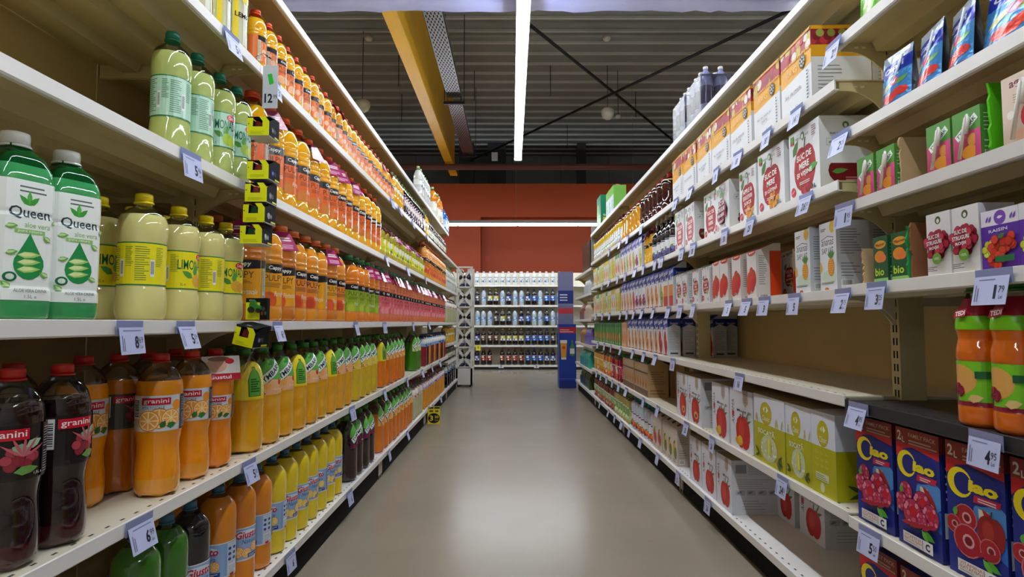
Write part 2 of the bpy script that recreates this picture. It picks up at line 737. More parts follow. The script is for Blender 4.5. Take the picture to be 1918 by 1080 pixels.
tag(MB().tube([(-6, 8.1, 4.86), (6, 8.1, 4.86)], .025, '#9b9a94', 'paint').build('sprinkler_pipe'), 'pale grey pipe crossing just below the ribbed roof', 'pipe')
m = MB().tube([(-8.9, 10.1, 3.53), (8.9, 10.1, 3.53)], .055, '#6b3a30', 'paint')
tag(m.build('roof_pipe'), 'rust brown pipe crossing the hall above the orange wall', 'pipe')
for i, (x, w) in enumerate(((-1.05, .34), (-.35, .42), (1.6, .2))):
    m = MB().box(x - w / 2, x + w / 2, 13.5, 13.7, 0, 4.99, '#47474a', 'paint')
    tag(m.build('steel_post'), ('dark steel post under the yellow girder end', 'dark wide steel post behind the cable tray end', 'dark thin steel post above the orange wall near the carton rack')[i], 'post')


def small_round(name, x, y, z, r, h, col, label, cat, cord=0.0):
    root = empty(name, (x, y, z))
    tag(root, label, cat)
    m = MB().lathe([(r * .35, -h), (r * .8, -h * .8), (r, -h * .35), (r * .95, 0), (r * .5, h * .25)], 18, lambda z: (col, 'plastic'))
    m.build('dome', root)
    if cord:
        MB().tube([(0, 0, h * .2), (0, 0, cord)], .006, '#3a3a3c', 'paint', 6).build('hanging_rod', root)


small_round('smoke_detector', -2.0, 8.1, 4.83, .055, .05, '#d9d6cc', 'small white smoke detector on the pipe beside the yellow girder', 'smoke detector')
small_round('smoke_detector', 1.32, 8.1, 4.83, .055, .05, '#d9d6cc', 'small white smoke detector on the pipe over the carton rack', 'smoke detector')
small_round('ceiling_dome', 1.53, 9.35, 4.25, .105, .15, '#e4dfd0', 'large white dome fixture hanging below where the braces cross', 'dome fixture', .75)
small_round('ceiling_sensor', 1.74, 9.6, 4.25, .045, .05, '#d9d6cc', 'small white sensor hanging beside the white dome', 'sensor', .75)
small_round('globe_fixture', -2.1, 8.2, 3.95, .11, .14, '#b5a98a', 'dull round globe fixture half hidden by the bottle rack', 'globe fixture', 1.06)
tag(MB().box(-.40, -.28, 11.5, 11.62, 4.05, 4.19, '#c8c8c6', 'plastic').build('wall_speaker'), 'small white box speaker high beside the strip light end', 'speaker')
for i, (x, y) in enumerate(((-.62, 9.6), (.62, 9.4), (2.2, 10.4), (-2.0, 10.6), (1.15, 12.2), (-1.75, 9.0))):
    tag(MB().tube([(x, y, 4.5), (x, y, 5.0)], .007, '#2e2e30', 'paint', 6).build('hanging_rod'),
        'thin dark rod hanging from the roof, ' + ('beside the cable tray', 'left of the white dome', 'right of the white dome', 'outermost behind the bottle rack', 'above the orange wall', 'left of the yellow girder')[i], 'rod')

# ------------------------------------------------------------------ shelving racks
NEAR = ' nearest bay'


def shelf(s, xf, xb, xu, y0, y1, z, label, col=LIP, under=CREAM, base=False, kick=None, ends=(True, True)):
    r = empty('base_shelf' if base else 'rack_shelf', (s * xf, (y0 + y1) / 2, z))
    tag(r, label, 'shelf')
    L = (y1 - y0) / 2 - .001
    X = lambda a: -s * (xf - a)       # a: distance from the aisle's middle
    def bx(mb, a0, a1, ya, yb, z0, z1, c, mat):
        lo, hi = sorted((X(a0), X(a1)))
        return mb.box(lo, hi, ya, yb, z0, z1, c, mat)
    m = MB()
    bx(m, xf + .003, xb - .004, -L, L, -.006, -.002, under if not base else col, 'paint')
    yy = -L + .03
    while yy < L - .03:
        for a in (xf + .018,):
            lo, hi = sorted((X(a), X(a + .005)))
            m.face([(lo, yy, -.0016), (hi, yy, -.0016), (hi, yy + .012, -.0016), (lo, yy + .012, -.0016)], '#3b3a38', 'card')
        lo, hi = sorted((X(xf + .012), X(xf + .018)))
        m.face([(lo, yy, -.0066), (lo, yy + .009, -.0066), (hi, yy + .009, -.0066), (hi, yy, -.0066)], '#3b3a38', 'card')
        yy += .042
    m.build('deck', r)
    m = MB()
    pr = [(X(xf + .004), -.004), (X(xf + .003), 0), (X(xf), -.001), (X(xf), -.026), (X(xf + .003), -.029), (X(xf + .012), -.029), (X(xf + .012), -.026), (X(xf + .004), -.026)]
    m.prism(pr, -L, L, 'y', col, 'paint')
    m.build('front_lip', r)
    if not base:
        for a in ((xf + .10, xf + .20, xf + .33) if s < 0 else (xf + .09, xf + .18, xf + .30)):
            m = MB()
            m.prism([(X(a), -.006), (X(a + .012), -.032), (X(a + .055), -.032), (X(a + .067), -.006)], -L + .012, L - .012, 'y', under, 'paint')
            for e in (-1, 1):
                m.lathe([(.007, 0), (.0068, .0012)], 10, lambda q: ('#1c1a18', 'card'), M=Matrix.Translation((X(a + .033), e * (L - .0118), -.019)) @ Matrix.Rotation(-e * PI / 2, 4, 'X'))
            m.build('stiffener', r)
        for e, on in ((-1, ends[0]), (1, ends[1])):
            if not on:
                continue
            arc = [(X(xf + .014), -.007), (X(xf + .014), -.030)]
            for k in range(7):
                t = k / 6
                arc.append((X(xf + .03 + (xu - xf - .03) * t), -.030 - .062 * t ** 2.2))
            arc += [(X(xu), -.10), (X(xu + .03), -.10), (X(xu + .03), -.045), (X(xb - .01), -.045), (X(xb - .01), -.007)]
            ya = e * (L - .004)
            m = MB().prism(arc, ya - .0015, ya + .0015, 'y', under, 'paint')
            for a in (xf + .05, xf + .068):
                lo, hi = sorted((X(a), X(a + .010)))
                yq = ya - .0018
                m.face([(lo, yq, -.022), (hi, yq, -.022), (hi, yq, -.017), (lo, yq, -.017)], '#f4f2ea', 'plastic')
            m.build('bracket', r)
    if kick:
        m = MB()
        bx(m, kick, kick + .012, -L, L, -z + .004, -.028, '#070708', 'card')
        m.build('kick_plate', r)
        for e in (-1, 1):
            m = MB()
            yb = e * (L - .02)
            bx(m, kick - .006, kick + .03, yb - .015, yb + .015, -z + .022, -.028, '#b9b4a6', 'paint')
            bx(m, kick - .003, kick + .02, yb - .009, yb + .009, -z, -z + .022, '#77746e', 'steel')
            m.build('foot', r)
    return r


def upright(s, xu, y, z1, label, depth=.062):
    r = empty('rack_upright', (s * xu, y, 0))
    tag(r, label, 'rack post')
    m = MB()
    lo, hi = sorted((0, s * depth))
    m.box(lo, hi, -.017, .017, 0, z1, '#c7b88f', 'paint')
    z = .10
    f = -s * .0004
    while z < z1 - .03:
        for dy in (-.010, .002):
            q = [(f, dy, z), (f, dy + .006, z), (f, dy + .006, z + .018), (f, dy, z + .018)]
            m.face(q if s < 0 else q[::-1], '#1b1916', 'card')
        z += .032
    m.build('slotted_post', r)
    m = MB().box(min(0, s * depth), max(0, s * depth), -.024, .024, -.0, .012, '#8d8470', 'paint')
    m.build('foot_plate', r)
    return r


LX, LB, LU = .717, 1.18, .887
RX, RB, RU = .824, 1.21, .955
LZ = dict(E=.128, D=.490, C=.865, B=1.240, A=1.597, T=1.865)
RZ = dict(F=.128, E=.397, D=.680, C=.946, B=1.222, A=1.482, T=1.780)
NZ = dict(G=.092, F=.390, E=.672, D=.953, C=1.157, B=1.338, A=1.580)
LBAY = [(-.02, 1.66), (1.66, 3.36), (3.36, 5.04), (5.04, 6.70), (6.70, 7.90)]
RBAY = [(-.06, 1.49), (1.49, 3.08), (3.08, 4.64), (4.64, 6.20), (6.20, 7.80)]
BAYN = ['nearest', 'second', 'third', 'fourth', 'farthest']
LN = dict(E='lowest', D='second', C='third', B='fourth', A='fifth', T='top')
RN = dict(F='lowest', E='second', D='third', C='fourth', B='fifth', A='sixth', T='top')
NN = dict(G='lowest', F='second', E='third', D='fourth', C='fifth', B='sixth', A='seventh')

for i, (a, b) in enumerate(LBAY):
    lv = LZ if i < 4 else dict(E=.128, D=.415, C=.62, B=.865, A=1.24, T=1.60)
    for k, z in lv.items():
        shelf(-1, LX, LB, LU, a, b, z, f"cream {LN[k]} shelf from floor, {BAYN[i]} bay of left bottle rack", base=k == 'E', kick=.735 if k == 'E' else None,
              under=CREAM if k in 'TAB' else '#d9d0ba')
    struct_z = 1.95
    m = MB().box(-.006, .006, -(b - a) / 2 + .002, (b - a) / 2 - .002, 0, 1.90, BEIGE, 'panel')
    o = m.build('back_panel', None, (-LB - .008, (a + b) / 2, .02))
    tag(o, f"beige back panel behind {BAYN[i]} bay of left bottle rack", 'back panel')
for i, y in enumerate((1.66, 3.36, 5.04, 6.70)):
    upright(-1, LU, y, 1.855, f"slotted cream post between {BAYN[i]} and {BAYN[i + 1]} bays of left rack")

for i, (a, b) in enumerate(RBAY):
    near = i == 0
    lv = NZ if near else (RZ if i < 4 else dict(F=.128, E=.36, D=.62, C=.90, B=1.18, A=1.44))
    for k, z in lv.items():
        base = k == ('G' if near else 'F')
        black = near and k == 'E'
        nm = (NN if near else RN)[k]
        shelf(1, RX, RB, RU, a, b, z, f"{'black' if black else 'cream'} {nm} shelf from floor, {BAYN[i]} bay of right carton rack",
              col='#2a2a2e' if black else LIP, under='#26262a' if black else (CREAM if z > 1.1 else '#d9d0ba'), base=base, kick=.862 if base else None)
    m = MB().box(-.006, .006, -(b - a) / 2 + .002, (b - a) / 2 - .002, 0, 1.84 if i < 4 else 1.5, BEIGE, 'panel')
    o = m.build('back_panel', None, (RB + .008, (a + b) / 2, .02))
    tag(o, f"beige back panel behind {BAYN[i]} bay of right carton rack", 'back panel')
for i, y in enumerate((1.49, 3.08, 4.64, 6.20)):
    upright(1, RU, y, 1.77, f"slotted cream post between {BAYN[i]} and {BAYN[i + 1]} bays of right rack")


# ------------------------------------------------------------------ bottles
def smooth_profile(p, n=3):
    out = []
    for i in range(len(p) - 1):
        p0, p1, p2, p3 = p[max(i - 1, 0)], p[i], p[i + 1], p[min(i + 2, len(p) - 1)]
        for k in range(n):
            t = k / n
            r = .5 * (2 * p1[0] + (p2[0] - p0[0]) * t + (2 * p0[0] - 5 * p1[0] + 4 * p2[0] - p3[0]) * t * t + (3 * p1[0] - p0[0] - 3 * p2[0] + p3[0]) * t ** 3)
            out.append((r, p1[1] + (p2[1] - p1[1]) * t))
    out.append(p[-1])
    return out


PROF = {
    'dome': [(.78, 0), (.93, .015), (1, .06), (1.0, .16), (.97, .24), (.945, .27), (.945, .60), (.97, .63), (1, .70), (.97, .77), (.82, .835), (.55, .875), (.36, .895), (.33, .93)],
    'waist': [(.80, 0), (.93, .03), (.98, .09), (.96, .20), (.90, .30), (.90, .36), (.97, .43), (1, .47), (1, .70), (.99, .76), (.88, .83), (.66, .885), (.44, .915), (.34, .935)],
    'pulp': [(.80, 0), (.94, .02), (.98, .08), (.95, .14), (.94, .155), (.94, .555), (.97, .575), (.94, .60), (.97, .625), (.94, .65), (.96, .70), (.90, .77), (.72, .84), (.48, .89), (.36, .92), (.35, .935)],
    'tall': [(.80, 0), (.95, .03), (1, .10), (.985, .25), (1, .40), (1, .52), (.98, .62), (.93, .70), (.82, .78), (.62, .85), (.42, .90), (.32, .925)],
    'straight': [(.80, 0), (.96, .02), (1, .06), (1, .20), (.99, .225), (.99, .545), (1, .57), (1, .72), (.97, .79), (.86, .84), (.60, .89), (.36, .92), (.30, .94)],
    'cola': [(.74, 0), (.92, .03), (1, .10), (1, .30), (.97, .34), (.97, .58), (1, .62), (.97, .70), (.78, .80), (.52, .88), (.34, .92), (.30, .94)],
    'wine': [(.85, 0), (1, .01), (1, .05), (1, .55), (.97, .60), (.75, .68), (.42, .75), (.34, .80), (.33, .94)],
    'wavy': [(.85, 0), (.98, .02), (1, .05), (1, .13), (.97, .145), (.97, .44), (1.0, .46), (1.0, .52), (.93, .57), (.90, .60), (.96, .66), (.93, .73), (.80, .80), (.62, .86), (.50, .90), (.48, .93)],
    'square': [(.86, 0), (.97, .015), (1, .05), (1, .16), (.965, .18), (.985, .22), (.985, .54), (.96, .56), (.985, .58), (.985, .74), (.93, .80), (.74, .87), (.52, .905), (.43, .92), (.42, .94)],
}


def bottle(name, H, R, style, fill, juice, capcol, label=None, z0=0, z1=0, lmat='film', seg=28, pet='pet', petal=0.0, sq=0.0, cap=(.36, .065),
           juice2=None, neck=None, split=None, face=0.0, handle=None):
    root = empty(name)
    pr = [(r * R, z * H) for r, z in smooth_profile(PROF[style], 3)]
    fz = fill * H
    if fill < .93:
        for i in range(len(pr) - 1):
            if pr[i][1] < fz < pr[i + 1][1]:
                t = (fz - pr[i][1]) / (pr[i + 1][1] - pr[i][1])
                pr.insert(i + 1, (pr[i][0] + (pr[i + 1][0] - pr[i][0]) * t, fz))
                break

    def sty(z):
        if z <= fz + 1e-5:
            return (juice2 if juice2 and z < .12 * H else juice, 'juice' if pet != 'pet_green' or z < 0 else 'juice')
        return ('#f2f2ee', pet)
    m = MB()
    m.lathe(pr, seg, sty, sq=sq, petal=petal, cap1=False)
    rf = [p for p in pr if abs(p[1] - fz) < 1e-6]
    if rf:
        m.lathe([(rf[0][0] * .5, fz - .0008), (rf[0][0] * .985, fz - .0006)], seg, lambda z: (juice, 'juice'), sq=sq, cap0=False)
        m.lathe([(0.0005, fz - .001), (rf[0][0] * .51, fz - .0008)], seg, lambda z: (juice, 'juice'), sq=sq, cap0=False, cap1=False)
    m.build('body', root)
    rc, hc = cap[0] * R, cap[1] * H
    zt = pr[-1][1]
    m = MB()
    m.lathe([(rc * 1.12, zt - .004), (rc * 1.12, zt - .0005)], 20, lambda z: (capcol, 'plastic'))
    m.lathe([(rc, zt), (rc, zt + hc * .75), (rc * .95, zt + hc * .95), (rc * .8, zt + hc)], 24, lambda z: (capcol, 'plastic'))
    m.build('cap', root)

    def rfun(v):
        for i in range(len(pr) - 1):
            if pr[i][1] <= v <= pr[i + 1][1]:
                t = (v - pr[i][1]) / max(pr[i + 1][1] - pr[i][1], 1e-9)
                return pr[i][0] + (pr[i + 1][0] - pr[i][0]) * t + .0005
        return R
    if label:
        a, b = z0 * H, z1 * H
        W = 2 * PI * R
        strip = W / (36 if seg > 16 else 18)
        art = Art((-W / 2, a, W / 2, b))
        label(art, W, a, b)
        m = MB()
        f0 = cyl_fn(R, rfun, strip, sq)
        m.art(art, f0, lmat, cu=strip, cv=[p[1] for p in pr if a < p[1] < b])
        m.build('label', root)
    if neck:
        neck(root, H, R, pr)
    return Proto(root)


def neck_tag(col, face=None, w=1.0, text=None, top=.57):
    def f(root, H, R, pr):
        m = MB()
        rt, zt = top * R, .925 * H
        rb, zb = 1.09 * R, .725 * H
        wt, wb = .35 * R * w, .80 * R * w
        A = [(rt, -wt, zt), (rt, wt, zt), (rb, wb, zb), (rb, -wb, zb)]
        n = Vector((zt - zb, 0, rb - rt)).normalized() * .0012
        m.face([A[3], A[2], A[1], A[0]], col, 'film')
        m.face([tuple(Vector(p) - n) for p in A], col, 'film')
        for i in range(4):
            p, q_ = A[i], A[(i + 1) % 4]
            m.face([p, q_, tuple(Vector(q_) - n), tuple(Vector(p) - n)], col, 'film')
        c = Vector(((rt + rb) / 2, 0, (zt + zb) / 2))
        up = (Vector((rt, 0, zt)) - Vector((rb, 0, zb))).normalized()
        art = Art()
        h = (Vector((rt, 0, zt)) - Vector((rb, 0, zb))).length
        if face:
            face(art, wb, h)
        else:
            art.lines(-wb * .5, 0, wb * .5, h * .24, 2, '#f3dfe9', .6)
            art.lines(-wb * .5, -h * .4, wb * .6, -h * .15, 3, '#e7bcd2')
        m.art(art, plane_fn(c, (0, 1, 0), up, n.normalized()), 'film')
        m.build('neck_tag', root)
    return f


def lab_limonada(bg, edge, ink, fruit, back=False):
    def f(a, W, z0, z1):
        h = z1 - z0
        a.rect(-W / 2, z0, W / 2, z1, bg)
        a.rect(-W / 2, z1 - h * .03, W / 2, z1, edge)
        a.rect(-W / 2, z0, W / 2, z0 + h * .03, edge)
        for c in (0, W / 2) if not back else (W * .38,):
            a.text('LIMONADA', c, z0 + h * .64, W * .30, h * .26, ink, bold=.012)
            a.ell(c + W * .06, z0 + h * .86, W * .055, h * .10, '#c8283a')
            a.text('Della', c + W * .06, z0 + h * .86, W * .07, h * .09, '#f4e6e0')
            a.leaf(c - W * .03, z0 + h * .30, W * .10, h * .16, 2.6, '#4f8f3a')
            a.leaf(c - W * .01, z0 + h * .34, W * .10, h * .16, 1.4, '#5da046')
            a.ell(c + W * .02, z0 + h * .24, W * .055, h * .17, fruit[0])
            a.ell(c + W * .075, z0 + h * .20, W * .050, h * .15, fruit[1])
            a.text('2L e', c - W * .11, z0 + h * .13, W * .04, h * .07, ink)
        for c in (W * .25, -W * .25) if not back else (0, -W * .2):
            a.lines(c - W * .085, z0 + h * .12, c + W * .005, z0 + h * .93, 16, ink, .25)
            a.lines(c + W * .05, z0 + h * .45, c + W * .105, z0 + h * .92, 11, ink, .25)
            a.barcode(c + W * .012, z0 + h * .20, c + W * .04, z0 + h * .60)
    return f


def lab_granini(bg, panel, fruit, back=False):
    def f(a, W, z0, z1):
        h = z1 - z0
        a.rect(-W / 2, z0, W / 2, z1, bg)
        for c in (0, W / 2):
            if fruit == 'orange':
                a.rect(c - W * .16, z0, c + W * .11, z1, '#cfdcea')
                a.orange(c - W * .03, z0 + h * .36, h * .30, '#e88a2a', '#f0a04a')
                a.orange(c - W * .10, z0 + h * .30, h * .30, '#e88a2a', '#f0a04a')
                a.orange(c + W * .05, z0 + h * .36, h * .26, '#e88a2a', '#f3aa56')
                a.leaf(c + W * .02, z0 + h * .12, W * .07, h * .18, .3, '#2f7a3c')
                a.leaf(c - W * .02, z0 + h * .10, W * .06, h * .16, 1.0, '#276b35')
                a.ell(c + W * .09, z0 + h * .72, h * .13, h * .15, '#ee9430')
                a.text('PORTOCALE', c - W * .07, z0 + h * .66, W * .15, h * .09, '#3b4c78')
            else:
                a.berries(c + W * .01, z0 + h * .40, h * .15, 11, '#b3404e', '#8f2a38', 1.0, 3)
                a.leaf(c - W * .03, z0 + h * .62, W * .10, h * .22, -.5, '#7fae8c')
                a.leaf(c + W * .03, z0 + h * .60, W * .09, h * .16, .4, '#9fc7a3')
                a.leaf(c - W * .02, z0 + h * .16, W * .12, h * .16, .1, '#6b9a4b')
                for k in range(5):
                    a.leaf(c + W * .02, z0 + h * .42, W * .13, h * .05, .5 + k * .5, '#c85a68')
                a.text('1,5L e', c + W * .10, z0 + h * .10, W * .05, h * .06, '#d8d8d8')
            a.rect(c - W * .15, z0 + h * .74, c + W * .045, z0 + h * .94, '#c4122f')
            a.text('granini', c - W * .052, z0 + h * .832, W * .168, h * .155, '#f5f0ee', bold=.008)
            a.rect(c + W * .125, z0, c + W * .245, z1, panel)
            a.lines(c + W * .135, z0 + h * .08, c + W * .23, z0 + h * .5, 9, '#a8adb8', .3)
            a.lines(c + W * .135, z0 + h * .55, c + W * .23, z0 + h * .95, 8, '#a8adb8', .3)
            a.barcode(c - W * .235, z0 + h * .35, c - W * .165, z1 - h * .05, True)
    return f


def lab_pulp(main, accent, fruit, dots=False, text='PULPY', flip=False):
    def f(a, W, z0, z1):
        h = z1 - z0
        a.rect(-W / 2, z0, W / 2, z1, main)
        for c in (0, W / 2):
            if dots:
                q = random.Random(4)
                for k in range(16):
                    a.ell(c + q.uniform(-.2, .2) * W, z0 + q.uniform(.08, .75) * h, h * .012, h * .012, accent, 6)
            a.ell(c - W * .05, z0 + h * .12, h * .21, h * .21, fruit, 16)
            a.ell(c - W * .05, z0 + h * .12, h * .14, h * .14, accent, 16)
            a.ell(c - W * .15, z0 + h * .40, h * .12, h * .13, fruit, 14)
            a.text(text, c + W * .01, z0 + h * .66, W * .21, h * .15, '#1f1a17', bold=-.004)
            a.lines(c - W * .09, z0 + h * .44, c + W * .10, z0 + h * .56, 4, '#55402a', .35)
            a.text('Portocale', c + W * .08, z0 + h * .28, W * .15, h * .12, '#f7eee0', slant=.2)
            a.poly([(c - W * .26, z1 - h * .17), (c, z1 - h * .23), (c + W * .26, z1 - h * .17), (c + W * .26, z1), (c - W * .26, z1)], '#17151a')
            a.text('Cappy', c + W * .015, z1 - h * .105, W * .15, h * .12, '#f4f1ea', bold=.02, slant=.1)
        for c in (W * .235, -W * .235):
            a.rect(c - W * .03, z0, c + W * .015, z1 - h * .18, '#d9cdb4')
            a.text('RECICLEAZĂ-MĂ', c + W * .03, z0 + h * .38, h * .70, W * .016, '#f6efe0', rot=PI / 2, bold=.02)
            a.lines(c - W * .026, z0 + h * .3, c + W * .010, z0 + h * .78, 14, '#6b5f4c', .3)
            a.barcode(c - W * .026, z0 + h * .04, c + W * .010, z0 + h * .24)
    return f


def lab_tymbark(fruit, body, back=False):
    def f(a, W, z0, z1):
        h = z1 - z0
        for c in (0,):
            arch = [(c - W * .185, z0)] + [(c + W * .185, z0)] + [(c + W * .185 * math.cos(t) * (1 if t < 2 else 1), z0 + h * .55 + h * .43 * math.sin(t)) for t in [k * PI / 8 for k in range(9)]]
            if not back:
                a.poly(arch, '#62b04a')
                a.poly([(c - W * .185, z0), (c + W * .185, z0), (c + W * .185, z0 + h * .36), (c - W * .185, z0 + h * .46)], body)
                a.leaf(c - W * .05, z0 + h * .80, W * .12, h * .14, .5, '#3c8a36')
                a.leaf(c - W * .02, z0 + h * .86, W * .10, h * .12, 2.4, '#7cc463')
                t = .62
                ux, uy = math.cos(t), math.sin(t)
                L, B = W * .165, h * .115
                cu, cv = c - W * .015, z0 + h * .585
                q = [(cu + x * ux - y_ * uy, cv + x * uy + y_ * ux) for x, y_ in ((-L, -B), (L, -B), (L, B), (-L, B))]
                a.poly([(cu + (p[0] - cu) * 1.06, cv + (p[1] - cv) * 1.13) for p in q], '#1d4a5a')
                a.poly(q, '#e8f2ee')
                a.text('TYMBARK', cu, cv, L * 1.85, B * 1.25, '#17323e', rot=t, bold=.02)
                a.ell(c - W * .06, z0 + h * .24, h * .10, h * .10, fruit)
                a.ell(c + W * .07, z0 + h * .33, h * .075, h * .075, '#c23a22')
                a.ell(c + W * .10, z0 + h * .20, h * .08, h * .08, fruit)
                a.text('Portoca', c + W * .05, z0 + h * .14, W * .10, h * .06, '#f4efe2')
                a.text('2L', c - W * .11, z0 + h * .085, W * .065, h * .12, '#b03018', bold=.03)
            else:
                a.poly(arch, '#e8d21e')
                a.poly([(c + (p[0] - c) * .9, z0 + h * .03 + (p[1] - z0) * .94) for p in arch], '#f0dc2c')
                bt = [(-.05, .08), (.05, .08), (.055, .5), (.04, .66), (.018, .75), (.018, .82), (-.018, .82), (-.018, .75), (-.04, .66), (-.055, .5)]
                a.poly([(c + x * W * 1.15, z0 + y_ * h * 1.02) for x, y_ in bt], '#1f5a26')
                a.poly([(c + x * W, z0 + .02 * h + y_ * h * .97) for x, y_ in bt], '#5fa83c')
                a.lines(c - W * .04, z0 + h * .2, c + W * .045, z0 + h * .56, 6, '#1f5a26', .5)
                a.rect(c + W * .075, z0 + h * .12, c + W * .092, z0 + h * .68, '#f2f0e6')
                a.lines(c + W * .075, z0 + h * .12, c + W * .085, z0 + h * .68, 12, '#333333', .3)
                a.text('2', c + W * .13, z0 + h * .09, W * .035, h * .12, '#b03018', bold=.03)
    return f


def lab_giusto(c1, c2):
    def f(a, W, z0, z1):
        h = z1 - z0
        a.rect(-W / 2, z0, W / 2, z1, '#8fb0dc')
        a.rect(-W / 2, z1 - h * .03, W / 2, z1, '#e6e6ea')
        a.rect(-W / 2, z0, W / 2, z0 + h * .04, '#e6e6ea')
        for c in (0, W / 2):
            a.ell(c - W * .02, z0 + h * .80, W * .13, h * .12, '#d9e4f2')
            a.text('Giusto', c, z0 + h * .78, W * .23, h * .22, '#c01330', bold=.03, slant=.15)
            a.text('Natura', c + W * .02, z0 + h * .57, W * .15, h * .13, '#274a86', slant=.2)
            a.orange(c - W * .09, z0 + h * .27, h * .17, c1, c2)
            a.orange(c - W * .01, z0 + h * .22, h * .15, c1, c2)
            a.orange(c + W * .08, z0 + h * .36, h * .15, c1, c2)
            a.leaf(c - W * .14, z0 + h * .50, W * .08, h * .10, 1.9, '#3d7042')
            a.leaf(c - W * .13, z0 + h * .50, W * .08, h * .10, 1.3, '#2f5f37')
            a.rect(c + W * .0, z0 + h * .08, c + W * .13, z0 + h * .19, '#1e3c86')
            a.lines(c + W * .01, z0 + h * .10, c + W * .12, z0 + h * .18, 2, '#e4e8f2', .4)
        for c in (W * .245, -W * .255):
            a.rect(c - W * .06, z0 + h * .05, c + W * .05, z1 - h * .04, '#c6d2e8')
            for i in range(2):
                for j in range(3):
                    a.ell(c - W * .035 + i * W * .05, z0 + h * (.5 + .15 * j), W * .016, h * .045, '#2b4f9a')
            a.rect(c - W * .05, z0 + h * .1, c + W * .04, z0 + h * .36, '#e7ebf4')
            a.lines(c - W * .045, z0 + h * .12, c + W * .035, z0 + h * .34, 6, '#6a7690', .3)
            a.rect(c - W * .03, z0 + h * .02, c + W * .01, z0 + h * .10, '#b3243a')
    return f


def lab_queen(a, W, z0, z1):
    h = z1 - z0
    a.rect(-W / 2, z0, W / 2, z1, '#eef3f0')
    for c in (0, W / 2):
        a.lines(c - W * .06, z0 + h * .90, c + W * .075, z0 + h * .975, 2, '#5d6a66', .35)
        for k, (rt, L) in enumerate(((PI / 2, .085), (PI / 2 + .75, .075), (PI / 2 - .75, .075))):
            a.leaf(c - W * .01, z0 + h * .79, W * L, W * .03, rt, '#3f9a3c' if k else '#57b24a')
        a.text('Queen', c, z0 + h * .725, W * .20, h * .105, '#27404a', bold=.012)
        a.text('aloe vera', c + W * .035, z0 + h * .63, W * .13, h * .045, '#7fae5c')
        a.rect(c - W * .075, z0 + h * .555, c + W * .075, z0 + h * .59, '#8cc06a')
        a.text('pure nature', c, z0 + h * .572, W * .12, h * .024, '#f2f7ee')
        a.poly([(c, z0 + h * .56)] + [(c + W * .075 * math.cos(t), z0 + h * .30 + h * .13 * math.sin(t)) for t in [PI * .78 + k * (PI * 1.44) / 12 for k in range(13)]], '#1f8a48')
        for k in range(3):
            a.leaf(c - W * .06, z0 + h * (.25 + .06 * k), W * .12, h * .055, .08, '#a8d06a')
            a.leaf(c - W * .055, z0 + h * (.255 + .06 * k), W * .09, h * .035, .08, '#dcecaa')
        a.ell(c - W * .085, z0 + h * .19, W * .028, W * .028, '#1c6a44', 14)
        a.ell(c - W * .085, z0 + h * .19, W * .017, W * .017, '#d8e8dc', 12)
        for (x, y_, rr) in ((-.11, .60, .2), (.10, .50, 2.4), (-.105, .38, .3), (.095, .20, 2.6), (-.085, .10, 2.3), (.105, .66, .4)):
            a.leaf(c + x * W, z0 + y_ * h, W * .05, h * .045, rr, '#6aa84f')
            a.leaf(c + x * W, z0 + y_ * h + h * .005, W * .04, h * .022, rr, '#c6e0a0')
        a.text('ALOE VERA DRINK', c + W * .01, z0 + h * .08, W * .16, h * .028, '#4a5a56')
        a.text('1.5L e', c + W * .01, z0 + h * .03, W * .06, h * .028, '#4a5a56')


def lab_lemon(a, W, z0, z1):
    h = z1 - z0
    for k in range(-4, 5):
        c = k * W / 9
        a.rect(c - W * .028, z0, c + W * .028, z1, '#ead23a' if k % 2 else '#eceee0')
    for c in (0, W / 2):
        a.text('LEMON', c, z0 + h * .50, W * .24, h * .085, '#1c1c1c', bold=.02)
        a.ell(c, z0 + h * .80, W * .06, h * .08, '#f0e060')


def lab_plain(bg, band, ink, st=None, split=.35):
    def f(a, W, z0, z1):
        h = z1 - z0
        a.rect(-W / 2, z0, W / 2, z1, bg)
        a.rect(-W / 2, z0, W / 2, z0 + h * split, band)
        for c in (0, W / 2):
            if st:
                a.text(st, c, z0 + h * (split + (1 - split) * .5), W * .28, h * (1 - split) * .45, ink, bold=.02)
            a.ell(c, z0 + h * split * .5, W * .06, h * split * .4, ink)
            a.ell(c - W * .05, z0 + h * (split + (1 - split) * .45), W * .10, h * (1 - split) * .30, '#ece8dc', 12)
            a.leaf(c - W * .02, z0 + h * .30, W * .14, h * .16, .5, '#5a9a3a')
            a.ell(c + W * .07, z0 + h * .28, W * .05, h * .12, tuple(min(1, q * 1.6 + .02) for q in lin(band)), 10)
            a.rect(c - W * .16, z0 + h * .90, c + W * .16, z0 + h * .97, ink)
            a.lines(c + W * .17, z0 + h * .15, c + W * .30, z0 + h * .85, 6, ink, .3)
    return f


def lab_puree(a, W, z0, z1):
    h = z1 - z0
    a.rect(-W / 2, z0, W / 2, z1, '#7ac62a')
    a.rect(-W / 2, z0, W / 2, z0 + h * .10, '#8c1f38')
    for c in (0, W / 2):
        a.ell(c - W * .02, z0 + h * .58, W * .13, h * .34, '#e0a85a', 16)
        a.berries(c - W * .05, z0 + h * .26, h * .12, 16, '#b02848', '#8f1c3a', 1.1, 8)
        a.leaf(c + W * .05, z0 + h * .15, W * .10, h * .18, .2, '#e8c684')
        a.rect(c + W * .10, z0 + h * .62, c + W * .20, z0 + h * .78, '#1c5a34')


